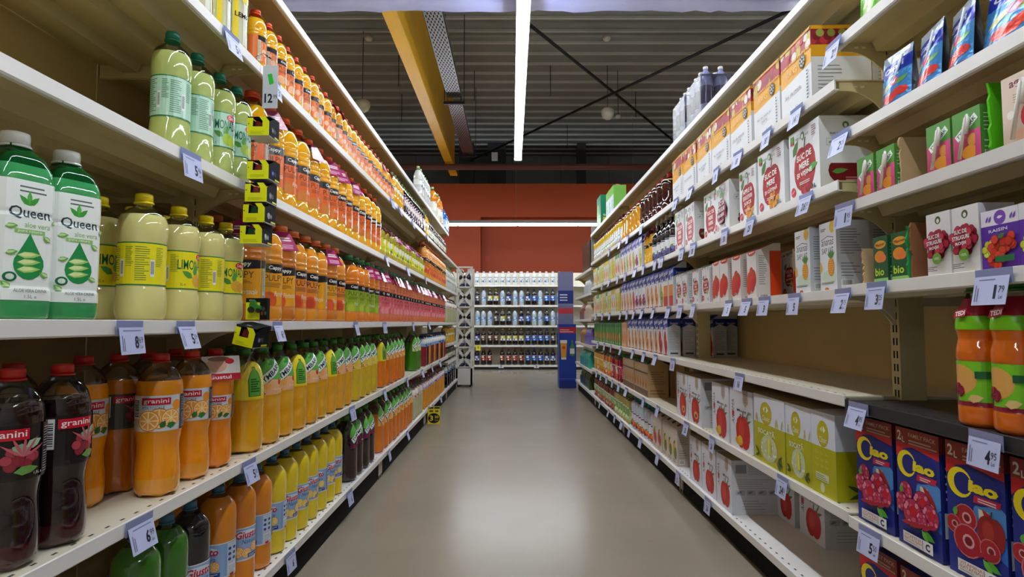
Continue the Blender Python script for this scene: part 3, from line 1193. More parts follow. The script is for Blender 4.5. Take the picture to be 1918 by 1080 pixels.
def collar_puree(root, H, R, pr):
    m = MB()
    p = [(r + .0012, z) for r, z in pr if .64 * H < z < .885 * H]
    m.lathe(p, 28, lambda z: ('#7ccf1e' if z < .765 * H else '#a51c34', 'film'), cap0=False, cap1=False)
    rm, zm = min(p, key=lambda q: abs(q[1] - .77 * H))
    a = Art()
    a.poly([(-R * .30, -R * .30), (R * .42, -R * .18), (R * .42, R * .22), (-R * .30, R * .10)], '#a51c34')
    a.text('TEDI', R * .06, -R * .04, R * .60, R * .24, '#f3e8e8', bold=.03, rot=.16)
    m.art(a, plane_fn((rm + .0035, 0, zm), (0, 1, 0), Vector((-.30, 0, .95)).normalized(), Vector((.95, 0, .30)).normalized()), 'film')
    m.build('shrink_collar', root)


def face_tag(a, w, h):
    a.rect(-w, -h * .5, w, h * .5, '#e9e4e2')
    a.ell(-w * .25, h * .12, w * .55, h * .30, '#dcae94', 16)
    a.ell(-w * .1, h * .38, w * .6, h * .10, '#8a5a3c', 12)
    a.ell(w * .45, h * .28, w * .25, h * .12, '#c8222f', 12)
    a.rect(-w, -h * .5, w, -h * .22, '#c8182e')
    a.text('Gustul', -w * .1, -h * .36, w * 1.2, h * .16, '#f6eeee', bold=.02)


# one of each kind of bottle
GREEN_CAP, RED_CAP, YEL_CAP, ORA_CAP, BLU_CAP = '#167a62', '#c9281f', '#f2d80e', '#e8552a', '#3c6f96'
p_lime = bottle('lemonade_bottle', .285, .042, 'dome', .80, '#b9c878', GREEN_CAP, lab_limonada('#b5e0c8', '#1d7a52', '#17694a', ('#a9c83a', '#c2d850')), .27, .60)
p_lime_b = bottle('lemonade_bottle', .285, .042, 'dome', .80, '#b9c878', GREEN_CAP, lab_limonada('#b5e0c8', '#1d7a52', '#17694a', ('#a9c83a', '#c2d850'), True), .27, .60)
p_lemo = bottle('lemonade_bottle', .268, .047, 'dome', .82, '#dcd48c', YEL_CAP, lab_limonada('#f0e21e', '#2d7a3c', '#1c6b3a', ('#e9b23a', '#e2a02c')), .27, .60)
p_lemo_b = bottle('lemonade_bottle', .268, .047, 'dome', .82, '#dcd48c', YEL_CAP, lab_limonada('#f0e21e', '#2d7a3c', '#1c6b3a', ('#e9b23a', '#e2a02c'), True), .27, .60)
p_queen = bottle('aloe_drink_bottle', .290, .0425, 'square', .82, '#3d9a5c', '#eef0ee', lab_queen, .105, .735, seg=40, pet='pet_green', sq=5.0, cap=(.46, .07))
p_cherry = bottle('cherry_juice_bottle', .305, .043, 'waist', .80, '#1f0d10', RED_CAP, lab_granini('#1b1416', '#1b1416', 'cherry'), .44, .71, petal=.006, cap=(.38, .05), juice2='#3c0f14')
p_gran = bottle('orange_juice_bottle', .308, .0455, 'waist', .80, '#f29812', RED_CAP, lab_granini('#d9cdb8', '#2b2f3a', 'orange'), .455, .70, petal=.010, cap=(.38, .05), juice2='#eda536')
p_gran_b = bottle('orange_juice_bottle', .308, .0455, 'waist', .80, '#c9740c', RED_CAP, lab_granini('#4a4a44', '#2b2f3a', 'cherry'), .455, .70, petal=.010, cap=(.38, .05))
p_gran_t = bottle('orange_juice_bottle', .308, .0455, 'waist', .80, '#f08c12', RED_CAP, lab_granini('#e39a3a', '#2b2f3a', 'orange'), .40, .60, petal=.010, cap=(.38, .05), neck=neck_tag('#e9e4e2', face_tag, 1.3, top=.76))
PURP = '#a3235f'
nk = neck_tag(PURP, None, 1.1, 'CASTIGA')


def pulp(name, H, R, juice, cap, main, accent, fruit, dots=False, tagged=False, fill=.84):
    return bottle(name, H, R, 'pulp', fill, juice, cap, lab_pulp(main, accent, fruit, dots), .155, .555, petal=.004, cap=(.42, .06), neck=nk if tagged else None)


p_pulp_o = pulp('orange_juice_bottle', .315, .052, '#f4b416', ORA_CAP, '#e8661e', '#d4822e', '#d9782a')
p_pulp_ot = pulp('orange_juice_bottle', .315, .052, '#f4b416', ORA_CAP, '#e8661e', '#d4822e', '#d9782a', False, True)
p_pulp_y = pulp('orange_juice_bottle', .322, .054, '#e39522', '#e2763c', '#eea61c', '#e6602e', '#df5a30')
p_pulp_p = pulp('peach_juice_bottle', .322, .054, '#e39522', '#e2763c', '#ec8c30', '#c94a28', '#e0552c', True)
p_pulp_yt = pulp('orange_juice_bottle', .322, .054, '#cf7a18', '#e2763c', '#eea61c', '#e6602e', '#df5a30', False, True)
p_pulp_g = pulp('green_label_juice_bottle', .318, .053, '#e8871a', '#2f7a46', '#8fae1c', '#b8c83a', '#a6bc34')
p_pulp_gt = pulp('green_label_juice_bottle', .318, .053, '#e8871a', '#2f7a46', '#8fae1c', '#b8c83a', '#a6bc34', False, True)
p_pulp_k = pulp('pink_juice_bottle', .318, .053, '#de7448', '#3c7a4c', '#e2606c', '#f0929a', '#e8808a', False, True)
p_pulp_s = pulp('small_juice_bottle', .195, .0335, '#f2b420', ORA_CAP, '#ec7a3a', '#f3b488', '#f4c09a')
p_pulp_st = pulp('small_juice_bottle', .195, .0335, '#e09a1c', ORA_CAP, '#ec7a3a', '#f3b488', '#f4c09a', False, True)
p_lemon = bottle('lemon_drink_bottle', .235, .040, 'straight', .90, '#d9d8b4', '#e8e4d0', lab_lemon, .06, .74, pet='pet')
TG = '#3f8a2c'


def tym(name, juice, fruit, body, back=False, H=.302, R=.0545, **k):
    return bottle(name, H, R, 'tall', .72, juice, TG, lab_tymbark(fruit, body, back), .50, .87, petal=.010, cap=(.30, .06), **k)


p_tym = tym('orange_juice_bottle', '#e8ac14', '#f0b060', '#f0b98a')
p_tym_b = tym('orange_juice_bottle', '#e8ac14', '#f0b060', '#f0b98a', True)
p_tym_y = tym('pineapple_juice_bottle', '#dcbc1c', '#e8c040', '#e8d060')
p_tym_o = tym('orange_juice_bottle', '#e47d10', '#f09030', '#f2c27a')
p_tym_ob = tym('orange_juice_bottle', '#e47d10', '#f09030', '#f2c27a', True)
p_tym_g = tym('green_juice_bottle', '#3f7f14', '#b9d06a', '#cfe0a8')
p_tym_d = tym('dark_berry_juice_bottle', '#24090e', '#6a1f44', '#5e1f42')
p_gius_o = bottle('orange_drink_bottle', .304, .046, 'straight', .90, '#e08a14', BLU_CAP, lab_giusto('#e8872a', '#f2b05a'), .24, .535, cap=(.32, .055), petal=.006)
p_gius_y = bottle('pineapple_drink_bottle', .304, .046, 'straight', .90, '#e8d022', BLU_CAP, lab_giusto('#e8a22a', '#f2d05a'), .24, .535, cap=(.32, .055), petal=.006)
p_gius_k = bottle('dark_drink_bottle', .304, .046, 'straight', .90, '#15171c', BLU_CAP, lab_giusto('#7a2a5a', '#b05a8a'), .24, .535, cap=(.32, .055), petal=.006)
p_gius_g = bottle('green_drink_bottle', .304, .046, 'straight', .90, '#2f6f16', BLU_CAP, lab_giusto('#8aa02a', '#c0d05a'), .24, .535, cap=(.32, .055), petal=.006)
LGC = '#a6d68a'
p_fan_y = bottle('orange_soda_bottle', .215, .036, 'cola', .86, '#e6aa14', LGC, lab_plain('#e2c23a', '#dca01c', '#4c6a2c', None), .34, .58, cap=(.34, .07), seg=20)
p_fan_d = bottle('grape_soda_bottle', .215, .036, 'cola', .86, '#1c0e16', LGC, lab_plain('#b48aa8', '#2a1420', '#e8d0e0', None), .16, .58, cap=(.34, .07), seg=20)
p_small_d = bottle('small_soda_bottle', .17, .030, 'cola', .80, '#2a1812', '#e6e4dc', lab_plain('#8fb58a', '#c9d6c0', '#a03038', None), .2, .58, cap=(.34, .07), seg=16)
p_tea = bottle('lemon_tea_bottle', .19, .040, 'dome', .80, '#b8a834', '#8a2a5a', lab_plain('#e0dc2a', '#c8cc20', '#4a5a1c', None), .2, .6, seg=20)
p_tea_t = bottle('lemon_tea_bottle', .19, .040, 'dome', .80, '#b8a834', '#8a2a5a', lab_plain('#e0dc2a', '#c8cc20', '#4a5a1c', None), .2, .6, seg=20, neck=neck_tag('#c04a8a', None, 1.3))
p_clear = bottle('clear_soda_bottle', .27, .038, 'cola', .88, '#c6c9c6', LGC, lab_plain('#dcdedc', '#b7b7c0', '#54545c', None), .34, .58, cap=(.32, .06), seg=18)
p_amb = bottle('orange_soda_bottle', .31, .048, 'cola', .88, '#dd8614', LGC, lab_plain('#e8e6dc', '#cfd8c0', '#c84a1c', None), .10, .52, cap=(.32, .06), seg=20)
p_blue = bottle('blue_soda_bottle', .25, .040, 'cola', .90, '#2c6cc0', '#2e6ab8', lab_plain('#a9c3e6', '#d4e0f0', '#23489a', None), .2, .55, cap=(.32, .06), seg=18)
p_pale = bottle('pale_lemonade_bottle', .29, .05, 'tall', .74, '#c3c49a', '#8a2430', lab_plain('#e9e6e0', '#d9c6c0', '#b0202c', None), .56, .80, seg=22, cap=(.30, .06))
p_nect = bottle('orange_nectar_bottle', .28, .05, 'tall', .80, '#e59a14', '#7a1c2c', lab_plain('#d8cfe2', '#b9a6d0', '#a8203a', None), .60, .80, seg=22, cap=(.30, .06))
p_red = bottle('red_juice_bottle', .28, .05, 'tall', .80, '#8a1a2a', '#27408a', lab_plain('#cfdcec', '#8aa8d4', '#2a4a8a', None), .60, .85, seg=22, cap=(.30, .06))
p_dark = bottle('dark_juice_bottle', .28, .05, 'tall', .80, '#1a1416', '#27408a', lab_plain('#cfdcec', '#8aa8d4', '#2a4a8a', None), .60, .85, seg=22, cap=(.30, .06))
p_ora2 = bottle('orange_juice_bottle', .28, .05, 'tall', .80, '#e88a14', '#27408a', lab_plain('#cfdcec', '#8aa8d4', '#2a4a8a', None), .60, .85, seg=22, cap=(.30, .06))
p_puree = bottle('nectar_bottle', .268, .0385, 'wavy', .78, '#e06f14', '#3f8a2c', lab_puree, .14, .445, seg=32, cap=(.50, .07), neck=collar_puree)
p_amber = bottle('apple_juice_bottle', .212, .050, 'dome', .74, '#3c120e', '#d8202a', lab_plain('#2a2420', '#c8b88a', '#c8b88a', None), .80, .865, seg=24, cap=(.34, .08))
p_oran = bottle('orange_juice_bottle', .212, .050, 'dome', .74, '#dd9a16', '#d8202a', lab_plain('#4a3a20', '#c8b88a', '#c8b88a', None), .80, .865, seg=24, cap=(.34, .08))
p_syr = bottle('syrup_bottle', .225, .045, 'dome', .76, '#e2bc1c', '#7a2a22', lab_plain('#dfe3ea', '#b8c4d8', '#c8a82a', None), .10, .55, seg=18, cap=(.34, .12))
p_wine = bottle('grape_juice_bottle', .235, .036, 'wine', .93, '#131016', '#e9e4da', lab_plain('#dfe1e6', '#5a5a8a', '#2c2a5a', None), .06, .42, seg=24, cap=(.36, .10))
p_purp = bottle('pulp_juice_bottle', .225, .042, 'pulp', .82, '#d9a82a', '#a3235f', lab_pulp('#e8b02a', '#d4822e', '#d9782a'), .155, .555, seg=24, neck=neck_tag(PURP, None, 1.3))
p_kids = [bottle('fruit_drink_bottle', .215, .036, 'waist', .78, j, c, lab_plain(b1, b2, ink, None), .08, .58, seg=14, cap=(.4, .08)) for j, c, b1, b2, ink in (
    ('#d8a23a', '#5c9a3c', '#e0b03a', '#b07a1c', '#e8e6d8'), ('#cf4a24', '#c03a2a', '#dcd6c8', '#d85a2a', '#7aa84a'), ('#8a1430', '#3f8a3c', '#c03a5a', '#8a1430', '#e8d8dc'))]
p_iced = [bottle('iced_tea_bottle', .205, .036, 'waist', .82, j, c, lab_plain(b1, b2, ink, None), .10, .60, seg=14, cap=(.4, .08)) for j, c, b1, b2, ink in (
    ('#8a3a1c', '#7cae5c', '#9ab87a', '#8a4a2a', '#dcd8cc'), ('#b8a85a', '#6aa04a', '#88b060', '#b8c88a', '#e4e8d8'), ('#5a2a1c', '#5c8a4c', '#a4b48a', '#a0482c', '#e8e4d8'))]
p_water = bottle('flavoured_water_bottle', .215, .037, 'dome', .86, '#c9d8ea', '#1c8a8a', lab_plain('#dbe4f2', '#c8632a', '#7a1c4a', None), .08, .52, seg=20, cap=(.38, .08))

# ------------------------------------------------------------------ bottles on the left rack
BX = -.717


def lrow(proto, ys, lev, desc, cat='bottle', x=.062, rz=None, back=False, jit=.35, z=None, row=None):
    for i, y in enumerate(ys):
        pr = proto[i % len(proto)] if isinstance(proto, (list, tuple)) else proto
        d = desc[i % len(desc)] if isinstance(desc, (list, tuple)) else desc
        a = RND.uniform(-jit, jit) if rz is None else (rz[i] if isinstance(rz, (list, tuple)) else rz)
        place(pr, (-(LX + x) + RND.uniform(-.003, .003), y, (LZ[lev] if z is None else z) - .0015), a, d, row or f"left rack's {LN[lev]} shelf", cat, back)


def span(a, b, step):
    n = int((b - a) / step + 1e-6)
    return [a + step * k for k in range(n + 1)]


# nearest bay
lrow(p_lemon, (1.40, 1.492, 1.586), 'A', 'clear lemon drink bottle with yellow stripes', x=.052, rz=(-.3, -.1, -.2))
lrow([p_lime_b, p_lime_b, p_lime, p_lime], (1.33, 1.44, 1.555, 1.648), 'B', 'pale green lemonade bottle with mint label', rz=(-.55, -.35, -.62, -.55))
lrow(p_queen, (.918, 1.022), 'C', 'green aloe drink bottle, white label', x=.060, rz=(-.30, -.38))
lrow([p_lemo_b, p_lemo, p_lemo_b, p_lemo], (1.245, 1.385, 1.50, 1.605), 'C', 'cloudy lemonade bottle with yellow label', rz=(-.75, -.1, -.75, -.55))
lrow(p_lemo, (1.27, 1.385, 1.50), 'C', 'cloudy lemonade bottle with yellow label', x=.17, back=True, rz=(-.1, .4, .1))
lrow(p_cherry, (.935, 1.035), 'D', 'dark cherry juice bottle with red cap', x=.060, rz=(-.62, -.05))
lrow([p_gran, p_gran, p_gran_t], (1.325, 1.462, 1.578), 'D', 'orange juice bottle with red cap', rz=(-.85, -.85, -.75))
lrow([p_gran, p_gran_b, p_gran, p_gran], (1.235, 1.345, 1.455, 1.565), 'D', 'orange juice bottle with red cap', x=.165, back=True, rz=(-.3, -.2, .3, .1))
lrow(p_cherry, (1.06, .95), 'D', 'dark cherry juice bottle with red cap', x=.165, back=True)
lrow(p_gius_g, (1.27, 1.375), 'E', 'green drink bottle with blue cap')
lrow(p_gius_k, (1.475,), 'E', 'black drink bottle with blue cap', rz=-.5)
lrow([p_gius_o] * 3, (1.615, 1.73, 1.845), 'E', 'orange drink bottle with blue label', rz=(-1.75, -.55, -1.9))
lrow(p_gius_o, (1.55, 1.78), 'E', 'orange drink bottle with blue label', x=.165, back=True)
# second bay
lrow([p_pulp_s] * 4 + [p_pulp_s] * 5 + [p_pulp_st] * 2 + [p_pulp_s], span(1.73, 3.32, .0795), 'A', 'small orange juice bottle with orange cap', x=.048, jit=.8)
lrow(p_pulp_s, span(1.77, 3.3, .0795), 'A', 'small orange juice bottle with orange cap', x=.125, back=True, jit=.8)
ys = span(1.755, 3.30, .1185)
lrow([p_pulp_o, p_pulp_ot, p_pulp_o, p_pulp_o, p_pulp_ot, p_pulp_o, p_pulp_ot, p_pulp_ot, p_pulp_o, p_pulp_ot, p_pulp_o, p_pulp_o, p_pulp_o, p_pulp_o], ys, 'B',
     'pulpy orange juice bottle with black-topped label', x=.062, rz=[-1.5, -.9] + [RND.uniform(-.8, -.1) for _ in ys])
lrow(p_pulp_o, [y + .03 for y in ys[:-1]], 'B', 'pulpy orange juice bottle with black-topped label', x=.185, back=True)
ys = span(1.755, 2.70, .1185)
lrow([p_pulp_yt, p_pulp_y, p_pulp_yt, p_pulp_p, p_pulp_p, p_pulp_y, p_pulp_yt, p_pulp_p, p_pulp_y], ys, 'C',
     ['yellow-label orange juice bottle', 'yellow-label orange juice bottle', 'yellow-label orange juice bottle', 'peach juice bottle with dotted label', 'peach juice bottle with dotted label',
      'yellow-label orange juice bottle', 'yellow-label orange juice bottle', 'peach juice bottle with dotted label', 'yellow-label orange juice bottle'], x=.064,
     rz=[-1.5, -.6, -.95, -.5, -.4, -1.45, -.5, -.4, -.3])
lrow(p_pulp_y, [y + .03 for y in ys], 'C', 'yellow-label orange juice bottle', x=.178, back=True)
ys = span(2.815, 3.31, .116)
lrow([p_pulp_g, p_pulp_g, p_pulp_g, p_pulp_gt, p_pulp_gt], ys, 'C', 'juice bottle with lime green label', x=.064, rz=[-.6, -.1, .1, -.9, -.3])
lrow([p_tym_b, p_tym, p_tym, p_tym_b, p_tym, p_tym, p_tym_b, p_tym, p_tym], span(1.755, 2.78, .1215), 'D', 'orange juice bottle with leafy green label', x=.064, rz=[-.55, -.5, -.4, -.5, -.6, -.2, -.3, -.2, -.1])
lrow(p_tym, span(1.79, 3.2, .1215), 'D', 'orange juice bottle with leafy green label', x=.18, back=True)
lrow(p_tym_y, span(2.875, 3.25, .1215), 'D', 'yellow juice bottle with green cap', x=.064)
lrow(p_gius_y, span(1.965, 2.72, .1085), 'E', 'yellow drink bottle with blue label', rz=[-1.5, -.5, -.35, -.35, -1.2, -.3, -.9, -.3][:len(span(1.965, 2.72, .1085))])
lrow(p_gius_y, span(1.92, 2.72, .1085), 'E', 'yellow drink bottle with blue label', x=.165, back=True)
lrow(p_tym_d, span(2.83, 3.24, .122), 'E', 'dark berry juice bottle with green cap', x=.066)
lrow(p_tym_d, span(2.88, 3.24, .122), 'E', 'dark berry juice bottle with green cap', x=.18, back=True)
# third bay
lrow([p_pulp_st, p_pulp_s], span(3.41, 3.65, .0795), 'A', 'small juice bottle with orange cap and tag', x=.048)
lrow(p_fan_y, span(3.73, 3.98, .083), 'A', 'amber soda bottle with light green cap', x=.048)
lrow(p_fan_d, span(4.07, 5.0, .083), 'A', 'dark grape soda bottle with light green cap', x=.048)
lrow(p_fan_d, span(4.1, 5.0, .083), 'A', 'dark grape soda bottle with light green cap', x=.13, back=True)
lrow([p_tea_t, p_tea_t, p_tea, p_tea], span(3.45, 5.0, .096), 'B', 'short lemon tea bottle with yellow label', x=.056)
lrow(p_tea, span(3.9, 5.0, .096), 'B', 'short lemon tea bottle with yellow label', x=.145, back=True)
lrow(p_pulp_k, span(3.42, 5.0, .116), 'C', 'pink juice bottle with purple neck tag', x=.064)
lrow(p_pulp_k, span(3.46, 5.0, .116), 'C', 'pink juice bottle with purple neck tag', x=.19, back=True)
lrow([p_tym_ob, p_tym_o, p_tym_o, p_tym_o, p_tym_o, p_tym_o], span(3.46, 4.10, .122), 'D', 'deep orange juice bottle with leafy green label', x=.064)
lrow(p_tym_o, span(3.50, 4.1, .122), 'D', 'deep orange juice bottle with leafy green label', x=.18, back=True)
lrow(p_tym_g, (4.66, 4.80), 'D', 'bright green juice bottle with green cap', x=.068)
lrow(p_tym_g, (4.5, 4.62, 4.75), 'D', 'bright green juice bottle with green cap', x=.18, back=True)
lrow(p_tym_o, span(3.44, 4.45, .122), 'E', 'deep orange juice bottle with leafy green label', x=.066)
lrow(p_tym_o, span(3.48, 4.45, .122), 'E', 'deep orange juice bottle with leafy green label', x=.18, back=True)
lrow(p_pale, span(4.58, 4.98, .112), 'E', 'pale lemonade bottle with white red label', x=.064)
# fourth and farthest bay
lrow(p_fan_y, (5.10, 5.19), 'A', 'amber soda bottle with light green cap', x=.048)
lrow(p_small_d, span(5.30, 6.62, .074), 'A', 'small dark soda bottle with white cap', x=.044)
lrow(p_pulp_p, span(5.12, 6.6, .12), 'B', 'peach juice bottle with dotted label', x=.064)
lrow(p_pulp_k, span(5.12, 6.6, .116), 'C', 'pink juice bottle with purple neck tag', x=.064)
lrow([p_red, p_dark, p_ora2], span(5.12, 6.6, .118), 'D', ['red juice bottle with pale blue label', 'black juice bottle with pale blue label', 'orange juice bottle with pale blue label'], x=.062)
lrow(p_nect, span(5.12, 6.55, .115), 'E', 'orange nectar bottle with pale purple label', x=.062)
FAR = dict(row="left rack's farthest bay")
for j, (z, pr, step, ds) in enumerate(((.128, [p_dark, p_blue], .115, ['black juice bottle, lowest shelf', 'blue soda bottle, lowest shelf']), (.415, [p_small_d], .08, ['small dark soda bottle, second shelf']),
                                       (.62, [p_small_d, p_fan_y], .085, ['small dark soda bottle, third shelf', 'amber soda bottle, third shelf']), (.865, [p_pale], .115, ['pale lemonade bottle, fourth shelf']),
                                       (1.24, [p_clear], .095, ['clear soda bottle, fifth shelf']))):
    lrow(pr, span(6.77, 7.84, step), 'E', ds, x=.06, z=z, **FAR)
# on top of the left rack
lrow(p_clear, span(4.80, 5.30, .095), 'T', 'clear soda bottle with light green cap', x=.05)
lrow(p_amb, (5.72, 6.03, 6.16), 'T', 'tall orange soda bottle, light green cap', x=.055)
lrow(p_blue, (6.55, 6.66, 6.77), 'T', 'blue soda bottle', x=.05, z=None)

# ------------------------------------------------------------------ cartons
def carton(name, w, d, h, base, front=None, side=None, shape='box', cap=None, top=None, capcol='#e8e8e8', bevel=.0025, flap=False, body_name='body', back=None):
    """origin under the middle of the front edge; the front faces +X"""
    r = empty(name)
    m = MB()
    if shape == 'box':
        b = bevel
        prof = [(-d + b, -w / 2), (-b, -w / 2), (0, -w / 2 + b), (0, w / 2 - b), (-b, w / 2), (-d + b, w / 2), (-d, w / 2 - b), (-d, -w / 2 + b)]
        m.prism(prof, 0, h, 'z', base, 'print')
    else:
        hs = .86 * h
        prof = [(0, 0), (0, hs), (-d * .72, h), (-d, h), (-d, 0)]
        m.prism(prof, -w / 2, w / 2, 'y', base, 'print')
    if top:
        m.face([(-d, -w / 2, h + .0004), (0 if shape == 'box' else -d * .72, -w / 2, h + .0004), (0 if shape == 'box' else -d * .72, w / 2, h + .0004), (-d, w / 2, h + .0004)], top, 'card')
    if front:
        a = Art((-w / 2, 0, w / 2, h))
        front(a, w, h)
        if shape == 'box':
            m.art(a, plane_fn((0, 0, 0), (0, 1, 0), (0, 0, 1), (1, 0, 0)))
        else:
            hs = .86 * h
            k = math.hypot(d * .72, h - hs)
            n1 = Vector((h - hs, 0, d * .72)).normalized()

            def f(u, v, off):
                if v <= hs:
                    return (off, u, v)
                t = (v - hs) / (h - hs)
                return (-d * .72 * t + n1.x * off, u, v + n1.z * off)
            m.art(a, f, cv=[hs])
    if side:
        for sg in (1, -1):
            a = Art((0, 0, d, h))
            side(a, d, h)
            if shape != 'box':
                a2 = Art()
                a2.items = [x for x in a.items]
                a2.clip = (0, 0, d, .86 * h)
                a = a2
            if sg > 0:
                m.art(a, plane_fn((0, w / 2, 0), (-1, 0, 0), (0, 0, 1), (0, 1, 0)))
            else:
                m.art(a, plane_fn((-d, -w / 2, 0), (1, 0, 0), (0, 0, 1), (0, -1, 0)))
    m.build(body_name, r)
    if cap:
        cx, cz, cr, tilt = cap
        m = MB()
        m.lathe([(cr, 0), (cr, cr * .75), (cr * .9, cr * .9)], 14, lambda z: (capcol, 'plastic'), M=Matrix.Translation((cx, 0, cz)) @ Matrix.Rotation(tilt, 4, 'Y'))
        m.build('cap', r)
    if flap:
        m = MB()
        m.box(-d * .55, -d * .02, -w * .48, w * .48, h + .0006, h + .0022, base, 'print', M=Matrix.Translation((0, 0, 0)))
        m.box(-d * .98, -d * .58, -w * .48, w * .48, h + .0006, h + .0022, base, 'print')
        m.build('top_flap', r)
    return Proto(r)


def art_bag(script):
    def f(a, w, h):
        a.rect(-w / 2, 0, w / 2, h * .50, '#e6eaf0')
        a.poly([(-w / 2, h * .46), (w / 2, h * .52), (w / 2, h), (-w / 2, h)], '#e9a81c')
        a.rect(-w / 2, h * .74, w / 2, h, '#a8263a')
        q = random.Random(script)
        for k in range(16):
            a.ell(q.uniform(-.5, .5) * w, h * q.uniform(.76, .98), h * .075, h * .075, q.choice(('#b8303c', '#8f2a34', '#d0785a', '#e6ded2', '#c8b24a')), 12)
        for k in range(14):
            a.ell(-w / 2 + w * (k + .5) / 14, h * .735, w * .03, h * .022, '#e9a81c', 8)
        a.rect(-w / 2, h * .96, w / 2, h, '#d9991a')
        a.text('BAG', -w * .12, h * .60, w * .36, h * .085, '#f4cf7a')
        a.ell(w * .24, h * .62, h * .088, h * .095, '#26221e', 18)
        for k in range(8):
            a.ell(w * .24 + h * .055 * math.cos(k * .785), h * .62 + h * .06 * math.sin(k * .785), h * .016, h * .016, '#d8d4c8', 6)
        a.ell(w * .24, h * .62, h * .02, h * .02, '#d8d4c8', 8)
        a.text(('Suc de mere', 'Suc de mere și', 'Suc de mere cu')[script % 3], -w * .08, h * .30, w * .52, h * .05, '#2d2f38', rot=.03, slant=.25)
        if script % 3:
            a.text('pere', -w * .06, h * .22, w * .2, h * .045, '#2d2f38', rot=.03, slant=.25)
        a.text('5 L', w * .05, h * .07, w * .09, h * .035, '#2d2f38')
        a.lines(w * .37, h * .06, w * .42, h * .47, 9, '#5a5d66', .5)
    return f


def side_text(bg, ink, n=8):
    def f(a, w, h):
        a.rect(0, 0, w, h, bg)
        a.lines(w * .12, h * .52, w * .75, h * .90, n, ink, .22)
        a.lines(w * .12, h * .20, w * .7, h * .42, n // 2, ink, .22)
        a.barcode(w * .12, h * .05, w * .5, h * .15)
    return f


def side_bag(a, w, h):
    a.rect(0, 0, w, h * .58, '#dfe2e6')
    a.rect(0, h * .58, w, h * .74, '#e3a51c')
    a.rect(0, h * .74, w, h * .96, '#8f2231')
    for k in range(16):
        a.ell(w * (k + .5) / 16, h * (.80 + .05 * (k % 3)), h * .055, h * .055, ('#b8303c', '#7a1c28', '#9aa04a')[k % 3], 10)
    a.rect(0, h * .95, w, h, '#e3a51c')
    a.lines(w * .1, h * .1, w * .5, h * .5, 8, '#7f848c', .2)
    a.ell(w * .8, h * .2, h * .05, h * .05, '#e0902c')


def art_meal(kind, words, vol='3L'):
    def f(a, w, h):
        a.rect(-w / 2, 0, w / 2, h, '#e9ecf0')
        r = min(w * .36, h * .30)
        cx, cy = .02 * w, h * .42
        if kind == 'grape':
            a.berries(cx, cy, r * .34, 60, '#86184a', '#ac2c5e', 1.6, 5)
            a.leaf(cx - r * .2, cy + r, r * .7, r * .4, .4, '#5f9a3a')
        else:
            a.apple(cx, cy, r * 1.12, '#a8141c', '#b8262a')
            a.leaf(cx - r * 1.15, cy + r * .75, r * .9, r * .45, .9, '#4f7f3c')
            if kind == 'cherry':
                a.berries(cx + r * .1, cy - r * .85, r * .3, 8, '#c01c2c', '#8f1220', 1, 2)
                a.leaf(cx + r * .35, cy - r * .25, r * .9, r * .36, .2, '#4fa03a')
            elif kind == 'seab':
                a.berries(cx + r * .25, cy - r * .82, r * .26, 14, '#e8a02c', '#d9861c', 1.3, 3)
            elif kind == 'kiwi':
                a.ell(cx + r * .45, cy - r * .75, r * .36, r * .36, '#8a6a3a')
                a.ell(cx + r * .45, cy - r * .75, r * .30, r * .30, '#a6c84a')
                a.ell(cx + r * .45, cy - r * .75, r * .10, r * .10, '#e8eed0')
        n = len(words)
        for i, t in enumerate(words):
            a.text(t, cx, cy + r * (.55 - .42 * i), min(r * 1.5, r * .24 * len(t)), r * .30, '#f6f2ee', rot=.04, bold=.03)
        a.lines(cx - r * .5, cy + r * (.55 - .42 * n) - r * .05, cx + r * .5, cy + r * (.55 - .42 * n) + r * .12, 2, '#f0dcd8', .45)
        a.ell(-w * .02, h * .88, h * .055, h * .055, '#5c8a3c', 16)
        a.ell(-w * .02, h * .87, h * .028, h * .035, '#e9ecf0', 12)
        a.text('MERA', -w * .17, h * .87, w * .16, h * .035, '#4a4f55')
        a.text('AFE', w * .13, h * .87, w * .12, h * .035, '#4a4f55')
        a.rect(-w * .43, h * .86, -w * .31, h * .95, '#5a9a3a')
        a.rect(-w * .43, h * .83, -w * .31, h * .86, '#c8323a')
        a.lines(w * .28, h * .80, w * .42, h * .95, 5, '#8a4a52', .4)
        a.ell(-w * .36, h * .13, h * .07, h * .07, '#c8203a', 14)
        a.text('100%', -w * .36, h * .13, h * .10, h * .03, '#f4e4e4', rot=.4)
        a.text(vol, w * .32, h * .10, w * .16, h * .06, '#20242a', bold=.02)
    return f


def side_meal(kind):
    def f(a, w, h):
        a.rect(0, 0, w, h, '#e3e5e8')
        a.ell(w * .48, h * .88, h * .045, h * .045, '#5c8a3c', 14)
        a.ell(w * .48, h * .87, h * .02, h * .03, '#e3e5e8', 10)
        a.text('SUC DE MERE ȘI VIȘINE' if kind != 'grape' else 'SUC DE STRUGURI ROȘII', w * .5, h * .76, w * .62, h * .04, '#24262c', bold=.02)
        for k in range(4):
            a.rect(w * (.12 + .19 * k), h * .60, w * (.28 + .19 * k), h * .70, '#b9bdc4')
            a.rect(w * (.13 + .19 * k), h * .61, w * (.27 + .19 * k), h * .69, '#dfe1e4')
            a.leaf(w * (.16 + .19 * k), h * .63, w * .08, h * .03, .6, '#8a8f98')
        if kind == 'grape':
            a.berries(w * .5, h * .22, h * .08, 30, '#7a1c40', '#983058', 1.5, 7)
        else:
            a.ell(w * .5, h * .26, w * .36, h * .20, '#6e1219', 18)
            a.rect(w * .12, h * .36, w * .9, h * .5, '#e3e5e8')
            a.leaf(w * .2, h * .24, w * .3, h * .07, .15, '#4f8a3a')
            a.lines(w * .45, h * .13, w * .7, h * .19, 2, '#c88a8a', .4)
    return f


